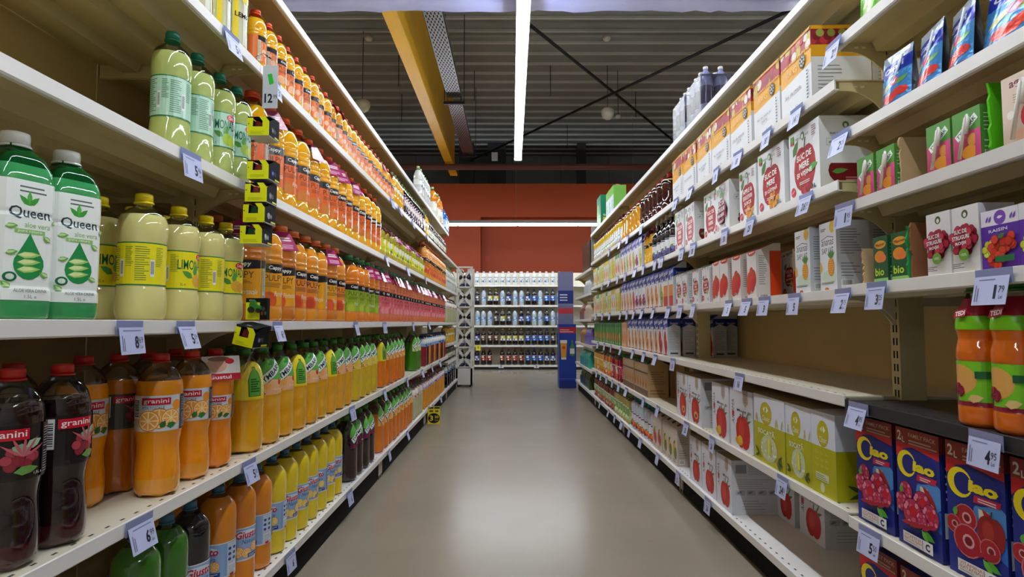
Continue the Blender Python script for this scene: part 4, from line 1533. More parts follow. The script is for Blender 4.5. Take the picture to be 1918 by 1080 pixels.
def art_mere(title, fr):
    def f(a, w, h):
        a.rect(-w / 2, 0, w / 2, h, '#dfe3f0')
        a.text('AROMA', -w * .36, h * .60, h * .42, w * .12, '#2f3a34', rot=PI / 2, slant=.15)
        a.ell(-w * .36, h * .56, w * .055, h * .05, '#c02830')
        a.poly([(w * .08, h), (w * .30, h), (w * .30, h * .80), (w * .19, h * .72), (w * .08, h * .80)], '#b9aaa4')
        a.lines(w * .12, h * .80, w * .26, h * .96, 5, '#8f7f7c', .4)
        for i, t in enumerate(title):
            a.text(t, w * .12, h * (.64 - .08 * i), w * .085 * len(t), h * .06, '#2c3038', bold=.01)
        a.leaf(w * .16, h * .44, w * .28, h * .05, .35, '#4a8a4a')
        a.leaf(w * .16, h * .47, w * .28, h * .04, .9, '#6aa060')
        if 'pear' in fr:
            a.ell(-w * .10, h * .34, w * .14, h * .13, '#7a9a3c')
            a.ell(-w * .12, h * .44, w * .07, h * .07, '#3f7a3a')
        a.apple(w * .07, h * .29, w * .31, '#c01f22', '#d43a30')
        if 'peach' in fr:
            a.ell(w * .12, h * .20, w * .15, h * .085, '#e8a85a')
            a.ell(w * .12, h * .19, w * .06, h * .04, '#4a2418')
        if 'lemon' in fr:
            a.ell(-w * .10, h * .13, w * .17, h * .07, '#d8a81c')
            a.ell(-w * .05, h * .17, w * .10, h * .06, '#e6be30')
    return f


def side_mere(a, w, h):
    a.rect(0, 0, w, h, '#cfd2da')
    a.rect(w * .08, h * .76, w * .3, h * .92, '#8f939c')
    a.lines(w * .34, h * .74, w * .9, h * .93, 7, '#8a8e98', .22)
    a.lines(w * .1, h * .48, w * .9, h * .68, 5, '#9a9ea8', .2)
    for k in range(4):
        a.rect(w * (.08 + .22 * k), h * .36, w * (.26 + .22 * k), h * .45, '#b0b3bb')
        a.leaf(w * (.1 + .22 * k), h * .39, w * .12, h * .04, .4, '#7d818a')
    a.lines(w * .2, h * .1, w * .7, h * .3, 4, '#9a9ea8', .2)


def art_socata(a, w, h):
    a.rect(-w / 2, 0, w / 2, h, '#dde3f4')
    a.rect(-w / 2, 0, w / 2, h * .58, '#b7b410')
    for k, x in enumerate((-.44, -.36, .22, .30, .40)):
        a.leaf(x * w, h * .57, h * .16, w * .05, PI / 2 + (.3 if k % 2 else -.3), '#b9b87a')
    a.ell(-w * .08, h * .74, w * .19, h * .17, '#b3a80e', 22)
    a.ell(-w * .08, h * .74, w * .175, h * .155, '#c0b41c', 22)
    a.poly([(-w * .17, h * .80), (-w * .11, h * .84), (-w * .115, h * .80), (-w * .13, h * .775)], '#f4f6ee')
    a.poly([(-w * .17, h * .80), (-w * .13, h * .775), (-w * .115, h * .77), (-w * .11, h * .745)], '#f4f6ee')
    a.poly([(w * .01, h * .80), (-w * .06, h * .85), (-w * .085, h * .80), (-w * .06, h * .75)], '#f4f6ee')
    a.ell(-w * .07, h * .80, w * .02, h * .025, '#c0b41c', 10)
    a.text('Classic', -w * .08, h * .67, w * .24, h * .07, '#f4f6ee', slant=.15)
    a.text('SOCATĂ', -w * .08, h * .47, w * .56, h * .095, '#f2f2e4', bold=.025)
    a.ell(0, h * .24, w * .27, h * .19, '#cdd6a8', 20)
    q = random.Random(2)
    for k in range(34):
        t, d = q.uniform(0, 2 * PI), math.sqrt(q.random())
        a.ell(w * .24 * d * math.cos(t), h * .22 + h * .15 * d * math.sin(t), w * .022, h * .018, q.choice(('#f0f2e6', '#d8dcc6', '#e6e8d8')), 6)
    a.rect(-w * .03, h * .16, w * .09, h * .38, '#d9d83a')
    a.rect(w * .015, h * .16, w * .035, h * .38, '#eceba0')
    for x, rr in ((-.30, 2.6), (-.28, 3.5), (.30, .6), (.30, -.2), (.26, -.7)):
        a.leaf(x * w, h * .12, w * .17, h * .05, rr, '#3a4f1e')


def side_socata(a, w, h):
    a.rect(0, 0, w, h, '#d3d8e8')
    a.rect(0, 0, w, h * .58, '#aaa812')
    a.leaf(w * .2, h * .6, w * .3, h * .08, .6, '#b9b88a')
    a.leaf(w * .3, h * .6, w * .3, h * .08, 1.2, '#a8a86a')
    a.text('SOCATĂ', w * .62, h * .47, w * .5, h * .09, '#e8e8d4', bold=.02)
    a.ell(w * .6, h * .24, w * .22, h * .17, '#c3c9a8')
    for x, rr in ((.3, 2.7), (.32, 3.5)):
        a.leaf(x * w, h * .10, w * .2, h * .05, rr, '#3a4f1e')


def back_socata(a, w, h):
    a.rect(-w / 2, 0, w / 2, h, '#dde3f4')
    a.rect(-w / 2, 0, w / 2, h * .58, '#b7b410')
    a.ell(0, h * .74, w * .24, h * .16, '#b3a80e', 22)
    a.ell(0, h * .74, w * .22, h * .145, '#c0b41c', 22)
    a.poly([(-w * .10, h * .79), (-w * .03, h * .83), (-w * .04, h * .79), (-w * .05, h * .76)], '#f4f6ee')
    a.poly([(w * .11, h * .79), (w * .03, h * .84), (0, h * .79), (w * .03, h * .75)], '#f4f6ee')
    a.text('Classic', 0, h * .67, w * .3, h * .07, '#f4f6ee', slant=.15)
    for i in range(3):
        for j in range(3):
            a.text('123'[i] + 'x', w * (-.26 + .2 * i), h * (.50 - .075 * j), w * .12, h * .035, '#d2cf7a')
    a.rect(-w * .32, h * .17, w * .22, h * .26, '#d8dcb8')
    a.lines(-w * .3, h * .18, w * .2, h * .25, 3, '#8a8f5a', .4)
    a.ell(-w * .05, h * .09, w * .09, h * .06, '#d8dcb8')


def art_ciao(kind):
    def f(a, w, h):
        a.rect(-w / 2, 0, w / 2, h, '#1d2a86')
        a.rect(-w / 2, 0, w / 2, h * .40, '#2f6ac8')
        a.poly([(-w / 2, 0), (w * .5, 0), (w * .5, h * .22), (-w / 2, h * .50)], '#1d2a86')
        a.ell(w * .26, h * .50, w * .30, h * .13, '#4f8fd8', 18)
        a.rect(-w / 2, h * .855, w / 2, h, '#8a3028')
        a.poly([(-w / 2, h * .80), (-w * .1, h * .85), (w / 2, h * .80), (w / 2, h * .865), (-w / 2, h * .865)], '#c8202c')
        a.poly([(-w / 2, h * .80), (-w / 2, h * .74), (-w * .22, h * .86)], '#c8202c')
        a.text('2', -w * .41, h * .93, w * .10, h * .085, '#d8cfc0', bold=.03)
        a.text('L', -w * .31, h * .90, w * .06, h * .05, '#d8cfc0', bold=.03)
        a.text('FAMILY PACK', w * .13, h * .95, w * .62, h * .035, '#c8a890', bold=.01)
        a.lines(-w * .18, h * .872, w * .46, h * .922, 2, '#b89a84', .5)
        a.ell(-w * .03, h * .70, w * .46, h * .135, '#1a2478', 20)
        big = [( -w * .25 + w * .225 * math.cos(t), h * .70 + h * .112 * math.sin(t)) for t in [.55 + k * (2 * PI - 1.1) / 18 for k in range(19)]]
        inn = [(-w * .20 + w * .155 * math.cos(t), h * .70 + h * .082 * math.sin(t)) for t in [.35 + k * (2 * PI - .7) / 18 for k in range(19)]]
        a.n += 1
        for k in range(18):
            a.items.append(([big[k], big[k + 1], inn[k + 1], inn[k]], '#f2dc1c', a.n))
        a.text('iao', w * .15, h * .70, w * .50, h * .088, '#f2dc1c', bold=.05, slant=.1)
        a.poly([(-w * .02, h * .585), (w * .42, h * .60), (w * .44, h * .645), (0, h * .64)], '#c01c44')
        a.lines(w * .06, h * .60, w * .36, h * .635, 2, '#f0d8de', .5)
        a.leaf(w * .06, h * .55, w * .42, h * .12, -.75, '#e8dfc0')
        a.leaf(w * .12, h * .56, w * .42, h * .06, -.75, '#a81c24')
        if kind == 'rasp':
            for (x, y_, r) in ((-.28, .46, .15), (.10, .40, .20), (-.38, .36, .15), (.30, .33, .18), (-.10, .30, .22), (.12, .28, .12)):
                a.ell(x * w, y_ * h, r * w * 1.07, r * w * 1.05, '#5c1030', 14)
                a.ell(x * w, y_ * h, r * w, r * w, '#b82a52', 14)
                for k in range(11):
                    t = k * 2.4
                    a.ell(x * w + r * w * .78 * math.cos(t) * (.6 + .4 * (k % 2)), y_ * h + r * w * .78 * math.sin(t) * (.6 + .4 * (k % 2)), r * w * .19, r * w * .19, '#e58aa6' if k % 2 else '#d4557a', 7)
                if r > .17:
                    a.ell(x * w + .03 * w, y_ * h + .02 * h, r * w * .45, r * w * .38, '#c8142c', 10)
        else:
            a.apple(w * .26, h * .40, w * .24, '#8f1c20', '#a83028')
            for (x, y_, r) in ((-.16, .45, .20), (-.38, .37, .14), (-.14, .28, .25), (.24, .28, .17)):
                a.ell(x * w, y_ * h, r * w, r * w * .9, '#c87078', 16)
                a.ell(x * w, y_ * h, r * w * .92, r * w * .82, '#a81c28', 16)
                a.ell(x * w + .02 * w, y_ * h, r * w * .42, r * w * .38, '#d8a0a4', 12)
                a.ell(x * w + .02 * w, y_ * h, r * w * .28, r * w * .25, '#7a101c', 10)
        a.leaf(-w * .36, h * .44, w * .14, h * .05, 1.2, '#5f9a3a')
        a.leaf(w * .16, h * .19, w * .26, h * .06, -.3, '#4a9a2a')
        a.leaf(w * .12, h * .20, w * .24, h * .05, -.8, '#62ae3c')
        for k in range(4):
            a.leaf(-w * .36 + k * w * .16, h * .20, w * .34, h * .035, .1 + .12 * k, '#a81c34')
        a.rect(-w * .32, h * .035, w * .36, h * .125, '#e6e4e0')
        a.text('VITAMINA', -w * .09, h * .103, w * .40, h * .024, '#b03a3a')
        a.text('ВИТАМИН', -w * .09, h * .075, w * .40, h * .024, '#b03a3a')
        a.lines(-w * .29, h * .045, w * .09, h * .06, 2, '#777777', .4)
        a.text('C', w * .25, h * .08, w * .10, h * .06, '#1d2a66', bold=.05)
        a.rect(w * .13, h * .04, w * .14, h * .12, '#1d2a66')
    return f


def side_ciao(a, w, h):
    a.rect(0, 0, w, h, '#1c2870')
    a.rect(0, h * .86, w, h, '#6e2620')
    a.lines(w * .1, h * .5, w * .3, h * .8, 5, '#c8ccd8', .3)
    a.rect(w * .06, h * .2, w * .2, h * .4, '#d8dce4')


def art_santal(fr, cols):
    def f(a, w, h):
        a.rect(-w / 2, 0, w / 2, h, '#e4e8f0')
        a.poly([(-w / 2, h * .60), (w / 2, h * .68), (w / 2, h), (-w / 2, h)], '#16309a')
        a.poly([(-w * .25, h * .55), (w * .10, h * .55), (-w * .02, h * .73)], '#e4e8f0')
        a.text('Santal', w * .04, h * .79, w * .85, h * .10, '#eef2fa', rot=.15, bold=.02, slant=.2)
        a.lines(-w * .2, h * .60, w * .3, h * .65, 2, '#2c4a8a', .4)
        c1, c2 = cols
        if fr == 'half':
            a.ell(-w * .05, h * .36, w * .28, h * .22, c1, 16)
            a.ell(w * .12, h * .22, w * .32, h * .18, c2, 16)
            a.ell(w * .12, h * .22, w * .25, h * .14, c1, 16)
            a.ell(w * .12, h * .22, w * .09, h * .05, '#7a2a1c', 10)
        elif fr == 'glass':
            a.rect(-w * .42, h * .04, w * .42, h * .50, c1)
            a.rect(-w * .42, h * .04, w * .42, h * .25, c2)
        else:
            a.berries(0, h * .26, w * .16, 22, c1, c2, 1.6, 4)
        a.rect(-w * .4, h * .02, w * .4, h * .045, '#b8323a')
    return f


def side_santal(a, w, h):
    a.rect(0, 0, w, h, '#c8ccd4')
    a.poly([(0, h * .66), (w * .5, h * .74), (w, h * .68), (w, h), (0, h)], '#16308a')
    a.text('Santal', w * .5, h * .76, w * .6, h * .05, '#dfe4f0', bold=.01)
    a.lines(w * .12, h * .16, w * .85, h * .60, 12, '#8f95a4', .25)
    a.rect(w * .2, h * .05, w * .8, h * .09, '#4a4e5a')


def art_pine(a, w, h):
    a.rect(-w / 2, 0, w / 2, h, '#e6eaf2')
    a.text('ananas', -w * .02, h * .70, w * .72, h * .075, '#3a4048', slant=.15)
    a.poly([(-w * .4, h * .745), (0, h * .79), (w * .36, h * .755), (w * .36, h * .765), (0, h * .80), (-w * .4, h * .755)], '#4a5058')
    a.text('SAP UIT', -w * .02, h * .585, w * .70, h * .085, '#3a4048')
    a.ell(w * .28, h * .92, w * .16, h * .09, '#e0b23a')
    a.lines(-w * .42, h * .88, -w * .1, h * .93, 2, '#5a6068', .5)
    a.ell(w * .05, h * .20, w * .42, h * .10, '#cfe4d4', 16)
    a.pineapple(w * .18, h * .34, w * .23)
    a.leaf(-w * .46, h * .26, h * .18, w * .22, 1.5, '#dcb84a')
    a.lines(-w * .42, h * .10, w * .35, h * .135, 2, '#3a4048', .35)
    a.ell(-w * .1, h * .02, w * .12, h * .03, '#c8622a')


def art_tomato(a, w, h):
    a.rect(-w / 2, 0, w / 2, h, '#e6e4e4')
    a.rect(-w / 2, h * .88, w / 2, h, '#c9281c')
    a.ell(w * .05, h * .84, w * .42, h * .055, '#c4201c', 16)
    a.poly([(-w * .25, h * .825), (w * .33, h * .845), (w * .33, h * .87), (-w * .25, h * .85)], '#f0d8a0')
    for (x, y_, r) in ((-.22, .34, .28), (.2, .36, .30), (-.3, .22, .26), (0, .45, .24), (.1, .24, .22)):
        a.ell(x * w, y_ * h, r * w, r * w * 1.25, '#d8301c' if x < .1 else '#c8241a', 16)
    a.leaf(0, h * .46, w * .3, h * .05, .6, '#4a7a2c')
    a.lines(-w * .3, h * .10, w * .2, h * .16, 2, '#8a8a8a', .3)


def side_tomato(a, w, h):
    a.rect(0, 0, w, h, '#dcd9d6')
    a.rect(w * .55, 0, w, h, '#d9481c')
    a.lines(w * .10, h * .25, w * .42, h * .80, 14, '#8f8a88', .35)
    a.barcode(w * .1, h * .02, w * .5, h * .07)


def art_simple(bg, top, main, sec, st=None, ink='#f4f4f0', logo=None, strip=None):
    def f(a, w, h):
        a.rect(-w / 2, 0, w / 2, h, bg)
        if top:
            a.rect(-w / 2, h * .72, w / 2, h, top)
        a.ell(-w * .08, h * .36, w * .26, h * .17, main, 14)
        a.ell(w * .14, h * .28, w * .24, h * .15, sec, 14)
        a.leaf(-w * .2, h * .50, w * .4, h * .08, .4, '#5a9a3a')
        if st:
            a.text(st, 0, h * .80, w * .72, h * .11, ink, bold=.025, rot=.0 if not strip else .5)
        a.lines(-w * .35, h * .06, w * .25, h * .14, 2, ink, .35)
    return f


def art_bio(a, w, h):
    a.rect(-w / 2, 0, w / 2, h, '#16512a')
    a.ell(0, h * .82, w * .40, h * .09, '#e0a02c', 16)
    a.text('Pfanner', 0, h * .82, w * .66, h * .07, '#7a2418', bold=.03, rot=.08)
    a.ell(-w * .05, h * .56, w * .36, h * .13, '#e08a1c', 14)
    a.ell(w * .15, h * .52, w * .25, h * .09, '#e8783a', 12)
    a.text('bio', -w * .08, h * .23, w * .62, h * .17, '#c6e43a', bold=.02)
    a.rect(-w / 2, 0, w / 2, h * .09, '#8cc46a')


def art_red_grape(a, w, h):
    a.rect(-w / 2, 0, w / 2, h, '#e9e6e8')
    a.ell(0, h * .88, w * .12, w * .12, '#3f5a34', 14)
    a.ell(0, h * .87, w * .06, w * .07, '#e9e6e8', 10)
    a.berries(0, h * .50, w * .19, 60, '#a81a38', '#c43450', 1.45, 6)
    for i, t in enumerate(('SUC DE', 'STRUGURI', 'ROȘII')):
        a.text(t, -w * .04, h * (.62 - .09 * i), w * .08 * len(t), h * .065, '#f4eef0', rot=.06, bold=.03)
    a.ell(w * .06, h * .27, w * .19, h * .09, '#6a9a34', 16)
    a.text('100%', w * .06, h * .27, w * .2, h * .04, '#eef2e0')
    a.lines(-w * .36, h * .08, w * .1, h * .16, 3, '#4a4a4e', .35)


def art_purple(a, w, h):
    a.rect(-w / 2, 0, w / 2, h, '#5b2fa0')
    a.rect(-w / 2, h * .74, w / 2, h, '#e6e4f0')
    a.ell(w * .02, h * .86, w * .16, h * .12, '#7a4ab8', 18)
    a.leaf(-w * .06, h * .86, w * .16, h * .05, .1, '#e6e4f0')
    for x in (-.36, -.28, .28, .36):
        a.leaf(x * w, h * .80, h * .12, w * .06, 1.1, '#7a4ab8')
    a.text('RAISIN', -w * .04, h * .655, w * .5, h * .055, '#e8e4f4', rot=.06, bold=.02)
    a.berries(-w * .22, h * .36, w * .13, 12, '#c8d03a', '#d8dc5a', 1, 3)
    a.berries(w * .12, h * .38, w * .16, 14, '#d8402c', '#c8301c', 1.3, 9)
    a.berries(-w * .05, h * .2, w * .12, 8, '#d8402c', '#c8301c', 1.2, 5)
    a.rect(-w * .08, h * .12, w * .42, h * .22, '#1f6a3a')
    a.leaf(w * .02, h * .52, w * .2, h * .08, .4, '#4a7a2c')


def art_straw(a, w, h):
    a.rect(-w / 2, 0, w / 2, h, '#b83a6a')
    a.rect(-w / 2, h * .58, w / 2, h, '#4d8a34')
    L, B, t = w * .44, h * .07, .6
    q = [(x * math.cos(t) - y_ * math.sin(t), h * .66 + x * math.sin(t) + y_ * math.cos(t)) for x, y_ in ((-L, -B), (L, -B), (L, B), (-L, B))]
    a.poly(q, '#e6efe6')
    a.text('TYMBARK', 0, h * .66, L * 1.8, B * 1.2, '#1c3a30', rot=t, bold=.02)
    a.ell(-w * .1, h * .32, w * .20, h * .15, '#a82a4a', 12)
    a.ell(w * .1, h * .18, w * .28, h * .13, '#e89a2c', 14)
    a.ell(w * .2, h * .40, w * .16, h * .12, '#d8903a', 12)
    a.rect(w * .30, 0, w * .5, h * .58, '#c8487c')


def art_agro(a, w, h):
    a.rect(-w / 2, 0, w / 2, h, '#d9c4b4')
    a.text('ag', -w * .16, h * .86, w * .26, h * .10, '#7a3a4a', bold=.03)
    a.lines(-w * .2, h * .60, w * .25, h * .74, 4, '#8a7a70', .3)
    a.ell(-w * .28, h * .44, w * .10, h * .06, '#e8e2dc', 12)
    a.ell(w * .18, h * .36, w * .20, h * .17, '#c8303a', 14)
    a.leaf(w * .18, h * .53, w * .26, h * .06, .4, '#5a7a3a')
    a.ell(-w * .02, h * .12, w * .16, h * .08, '#e8b49a', 12)


def with_straw(proto, w, h):
    m = MB()
    m.tube([(.006, -w * .18, .008), (.006, w * .10, h * .82), (.007, w * .16, h * .86), (.006, w * .20, h * .80), (.006, w * .10, h * .52)], .0032, '#e4e0da', 'plastic', 8)
    m.build('straw', proto.root)
    index_kids(proto.root)
    return proto


def pouch(name, w, h, d, art, base, lean=0.0):
    r = empty(name)
    m = MB()
    NU, NV = 10, 12

    def surf(sg):
        def f(u, v, off):
            t = v / h
            e = max(0.0, 1 - (2 * u / w) ** 2)
            dep = d * .5 * (1 - t) ** .8 * (.35 + .65 * e) + .0008
            return (sg * (dep + off) - lean * v, u * sg, v)
        return f
    for sg in (1, -1):
        f = surf(sg)
        n = len(m.v)
        for j in range(NV + 1):
            for i in range(NU + 1):
                m.v.append(f(-w / 2 + w * i / NU, h * j / NV, 0))
        for j in range(NV):
            for i in range(NU):
                q = (n + j * (NU + 1) + i, n + j * (NU + 1) + i + 1, n + (j + 1) * (NU + 1) + i + 1, n + (j + 1) * (NU + 1) + i)
                m.f.append(q); m.m.append('foil'); m.t.append(base); m.s.append(True)
    a = Art((-w / 2, 0, w / 2, h))
    art(a, w, h)
    m.art(a, surf(1), 'foil', cu=w / NU, cv=[h * j / NV for j in range(1, NV)])
    m.build('pouch', r)
    m = MB()
    m.tube([(d * .36, -w * .28, h * .06), (d * .22 - lean * h * .85, w * .3, h * .86)], .0028, '#dfe6f2', 'plastic', 6)
    m.build('straw', r)
    return Proto(r)


def art_capri(a, w, h):
    a.rect(-w / 2, h * .0, w / 2, h, '#a9b4c4')
    a.rect(-w / 2, 0, w / 2, h * .82, '#3f86c4')
    a.poly([(-w / 2, h * .55), (w / 2, h * .62), (w / 2, h * .84), (-w / 2, h * .80)], '#1c2fa8')
    a.text('Capri', -w * .06, h * .70, w * .66, h * .13, '#eef2fa', rot=.1, bold=.03)
    a.lines(-w * .15, h * .55, w * .25, h * .60, 1, '#dfe8f4', .5)
    a.leaf(-w * .4, h * .3, w * .5, h * .12, .4, '#c9c48a')
    a.ell(w * .05, h * .44, w * .14, h * .08, '#d85a7a')
    a.leaf(w * .1, h * .38, w * .36, h * .09, .3, '#6aa04a')
    a.ell(-w * .05, h * .15, w * .26, h * .09, '#d83a2c', 14)
    a.ell(w * .25, h * .22, w * .2, h * .08, '#d83a2c', 12)
    a.rect(-w / 2, 0, w / 2, h * .05, '#6a3a6a')


def art_greenpouch(a, w, h):
    a.rect(-w / 2, 0, w / 2, h, '#8ab44a')
    a.rect(-w / 2, 0, -w * .38, h, '#5cc018')
    a.rect(-w * .04, 0, w * .04, h, '#5cc018')
    q = random.Random(9)
    for k in range(14):
        a.leaf(q.uniform(-.4, .4) * w, q.uniform(.1, .9) * h, w * .22, h * .06, q.uniform(0, 3), q.choice(('#e8ecdc', '#a8783a', '#6a5a3a', '#dfe6cc', '#3a4a6a', '#c8482c')))


# one of each kind of carton
CD = '#c9a982'
p_bag = [carton('juice_box', .195, .165, .212, '#dfe2e6', art_bag(k), side_bag, flap=True) for k in range(3)]
WH = '#e6e8ec'
p_cher = carton('juice_box', .185, .150, .205, WH, art_meal('cherry', ('SUC DE', 'MERE', 'ȘI VIȘINE')), side_meal('cherry'), flap=True)
p_seab = carton('juice_box', .195, .150, .205, WH, art_meal('seab', ('SUC DE', 'MERE', 'ȘI CĂTINĂ')), side_meal('seab'), flap=True)
p_seaj = carton('juice_box', .150, .150, .190, WH, art_meal('seab', ('APPLE &', 'SEA BUCKTHORN', 'JUICE')), side_meal('seab'), flap=True)
p_grap = carton('juice_box', .160, .150, .195, WH, art_meal('grape', ('SUC DE', 'STRUGURI', 'ROȘII')), side_meal('grape'), flap=True)
p_appl = carton('juice_box', .155, .130, .198, WH, art_meal('apple', ('SUC DE', 'MERE', '100%')), side_meal('apple'), flap=True)
p_mer1 = carton('juice_box', .195, .20, .215, '#d3d6e0', art_mere(('Mere și', 'Piersici'), ('peach',)), side_mere, top='#a9977a')
p_mer2 = carton('juice_box', .205, .20, .218, '#d3d6e0', art_mere(('Mere și', 'Pere'), ('pear', 'lemon')), side_mere, top='#a9977a')
p_mer3 = carton('juice_box', .165, .19, .205, '#d3d6e0', art_mere(('Mere',), ()), side_mere, top='#a9977a')
p_soc = carton('juice_box', .240, .20, .222, '#c9cede', art_socata, side_socata, top='#a9977a')
p_soc2 = carton('juice_box', .150, .20, .222, '#c9cede', art_socata, side_socata, top='#a9977a')
p_soc3 = carton('juice_box', .120, .235, .222, '#c9cede', back_socata, side_socata, top='#dfe3ee')
p_ciar = carton('family_juice_carton', .134, .10, .246, '#1c2870', art_ciao('rasp'), side_ciao, cap=(-.05, .2465, .013, 0))
p_ciac = carton('family_juice_carton', .134, .10, .246, '#1c2870', art_ciao('cherry'), side_ciao, cap=(-.05, .2465, .013, 0))
SAN = {k: carton('juice_carton', .098, .070, .235, '#c8ccd4', art_santal(*v), side_santal, 'gable', cap=(-.028, .214, .013, .35), capcol='#1f4ab0') for k, v in dict(
    peach=('half', ('#d9862a', '#e8b04a')), blood=('half', ('#b8282c', '#d9602c')), glass=('glass', ('#e08a2a', '#c8321c')), berry=('berry', ('#a81c3c', '#c83a5a')), pear=('half', ('#b8b03a', '#7a9a3a')), orange=('half', ('#e08a1c', '#e8a02c'))).items()}
p_pine = carton('pineapple_juice_carton', .085, .085, .182, '#d3d6de', art_pine, side_text('#c8ccd4', '#5a5e68', 10), bevel=.002, cap=(-.03, .1825, .011, 0))
p_toma = carton('tomato_juice_carton', .085, .085, .19, '#dcd9d6', art_tomato, side_tomato, 'gable')
p_kiwi = carton('juice_carton', .092, .07, .178, WH, art_meal('kiwi', ('SUC DE', 'MERE', 'ȘI KIWI'), '1L'), side_text('#dadde2', '#7a7e88'), 'gable')
p_bio = carton('small_juice_carton', .054, .040, .105, '#123f22', art_bio, side_text('#1c5a30', '#8cc46a', 5), bevel=.0015)
p_rgr = carton('juice_carton', .066, .065, .125, '#dcdade', art_red_grape, side_text('#dcdade', '#7a7a80', 6), bevel=.0015)
p_ppl = carton('small_juice_carton', .080, .05, .105, '#4d2a88', art_purple, side_text('#5b2fa0', '#c8c0e0', 5), bevel=.0015)
p_tyc = with_straw(carton('straw_juice_carton', .066, .045, .098, '#a8426a', art_straw, side_text('#4d8a34', '#dfe8d8', 5), bevel=.0015), .066, .098)
p_agr = with_straw(carton('straw_juice_carton', .075, .05, .118, '#d0b8a6', art_agro, side_text('#c9b09e', '#7a6a5c', 5), bevel=.0015), .075, .118)
p_capri = pouch('juice_pouch', .098, .125, .055, art_capri, '#8f9cb4')
p_capri2 = pouch('juice_pouch', .125, .135, .055, art_capri, '#8f9cb4', .12)
p_gpou = pouch('snack_pouch', .14, .17, .05, art_greenpouch, '#8fae6a')
p_gcart = [carton('juice_carton', .075, .06, .20, '#3f7a34', art_simple('#3f8a3a', '#2f6a2c', a_, b_, None), None, 'gable') for a_, b_ in (('#e0b03a', '#d8902c'), ('#c8402c', '#d8602c'), ('#e08a2c', '#e8a03a'))]
p_ora_c = carton('juice_carton', .085, .06, .205, '#d8a07a', art_simple('#e0b08a', '#d8a07a', '#d8702c', '#e0883a', None), None, 'gable')
p_beig = [carton('juice_carton', .10, .07, .215, '#cfc0b6', art_simple('#d6c8be', '#c9b8ae', a_, b_, None, '#5a3a4a'), side_text('#c9bcb0', '#7a6e66', 9), 'gable', cap=(-.028, .195, .012, .4), capcol='#33302e') for a_, b_ in (('#c8502c', '#a8302c'), ('#d8b03a', '#5a7a3a'))]
p_yel_c = [carton('juice_carton', .085, .065, .21, '#c8b83a', art_simple('#d8cf6a', '#dfe0c8', a_, b_, None, '#4a6a2c'), None, 'gable') for a_, b_ in (('#d8b02c', '#c8a01c'), ('#8aae4a', '#c8c84a'))] + [carton('juice_carton', .085, .065, .21, '#dcdcd2', art_simple('#e4e4da', t_, a_, b_, None, '#4a6a2c'), None, 'gable') for t_, a_, b_ in (('#e8c83a', '#d8802c', '#e0a02c'), ('#4a9a4a', '#c8402c', '#d8602c'))]
p_tray = carton('cardboard_box', .19, .20, .22, '#8f6f4c', None, side_text('#9a7a56', '#6a5238', 3))


def art_traypack(a, w, h):
    a.rect(-w / 2, 0, w / 2, h, '#b89a74')
    a.rect(-w / 2, 0, w / 2, h * .20, '#6a4a34')
    for k in range(5):
        x = -w * .40 + k * w * .2
        a.leaf(x - w * .06, h * .28, h * .34, w * .12, 1.05, '#c87a2c')
        a.leaf(x - w * .04, h * .26, h * .22, w * .08, 1.05, '#a8542c')
    a.rect(-w / 2, h * .70, w / 2, h * .75, '#5a4030')


def traypack():
    r = empty('bottle_tray')
    w, d, h = .40, .13, .235
    m = MB()
    m.prism([(0, 0), (0, h * .86), (-d * .45, h), (-d, h * .86), (-d, 0)], -w / 2, w / 2, 'y', '#b2936c', 'card')
    a = Art((-w / 2, 0, w / 2, h * .86))
    art_traypack(a, w, h * .86)
    m.art(a, plane_fn((0, 0, 0), (0, 1, 0), (0, 0, 1), (1, 0, 0)))
    b = Art((0, 0, d, h * .8))
    b.lines(d * .15, h * .35, d * .8, h * .72, 6, '#7a6248', .25)
    b.lines(d * .1, h * .08, d * .9, h * .24, 2, '#8a6a48', .5)
    m.art(b, plane_fn((0, w / 2, 0), (-1, 0, 0), (0, 0, 1), (0, 1, 0)))
    m.build('cardboard_sleeve', r)
    for k in range(6):
        m = MB()
        m.lathe([(.014, 0), (.014, .018), (.012, .020)], 12, lambda z: ('#1f6a3c', 'plastic'), M=Matrix.Translation((-.018, -w * .42 + k * w * .168, h * .885)) @ Matrix.Rotation(.45, 4, 'Y'))
        m.build('bottle_cap', r)
    return Proto(r)


p_tp = traypack()


def rput(proto, ys, lev, desc, cat='carton', x=.016, near=False, jit=.03, back=False, row=None, z=None, tilt=0):
    for i, y in enumerate(ys):
        pr = proto[i % len(proto)] if isinstance(proto, (list, tuple)) else proto
        d = desc[i % len(desc)] if isinstance(desc, (list, tuple)) else desc
        zz = (NZ if near else RZ)[lev] if z is None else z
        place(pr, (RX + x + RND.uniform(0, .003), y, zz - .0015), PI + RND.uniform(-jit, jit) + tilt, d,
              row or (f"near right rack's {NN[lev]} shelf" if near else f"right rack's {RN[lev]} shelf"), cat, back)


# sixth shelf: yellow and white boxes
rput([p_bag[0], p_bag[1], p_bag[2], p_bag[1], p_bag[2], p_bag[0], p_bag[1]], (1.725, 1.93, 2.15, 2.36, 2.565, 2.785, 2.979), 'A', 'yellow and white apple juice box', 'box', x=.014)
rput(p_bag, (1.74, 1.96, 2.2), 'A', 'yellow and white apple juice box', 'box', x=.19, back=True)
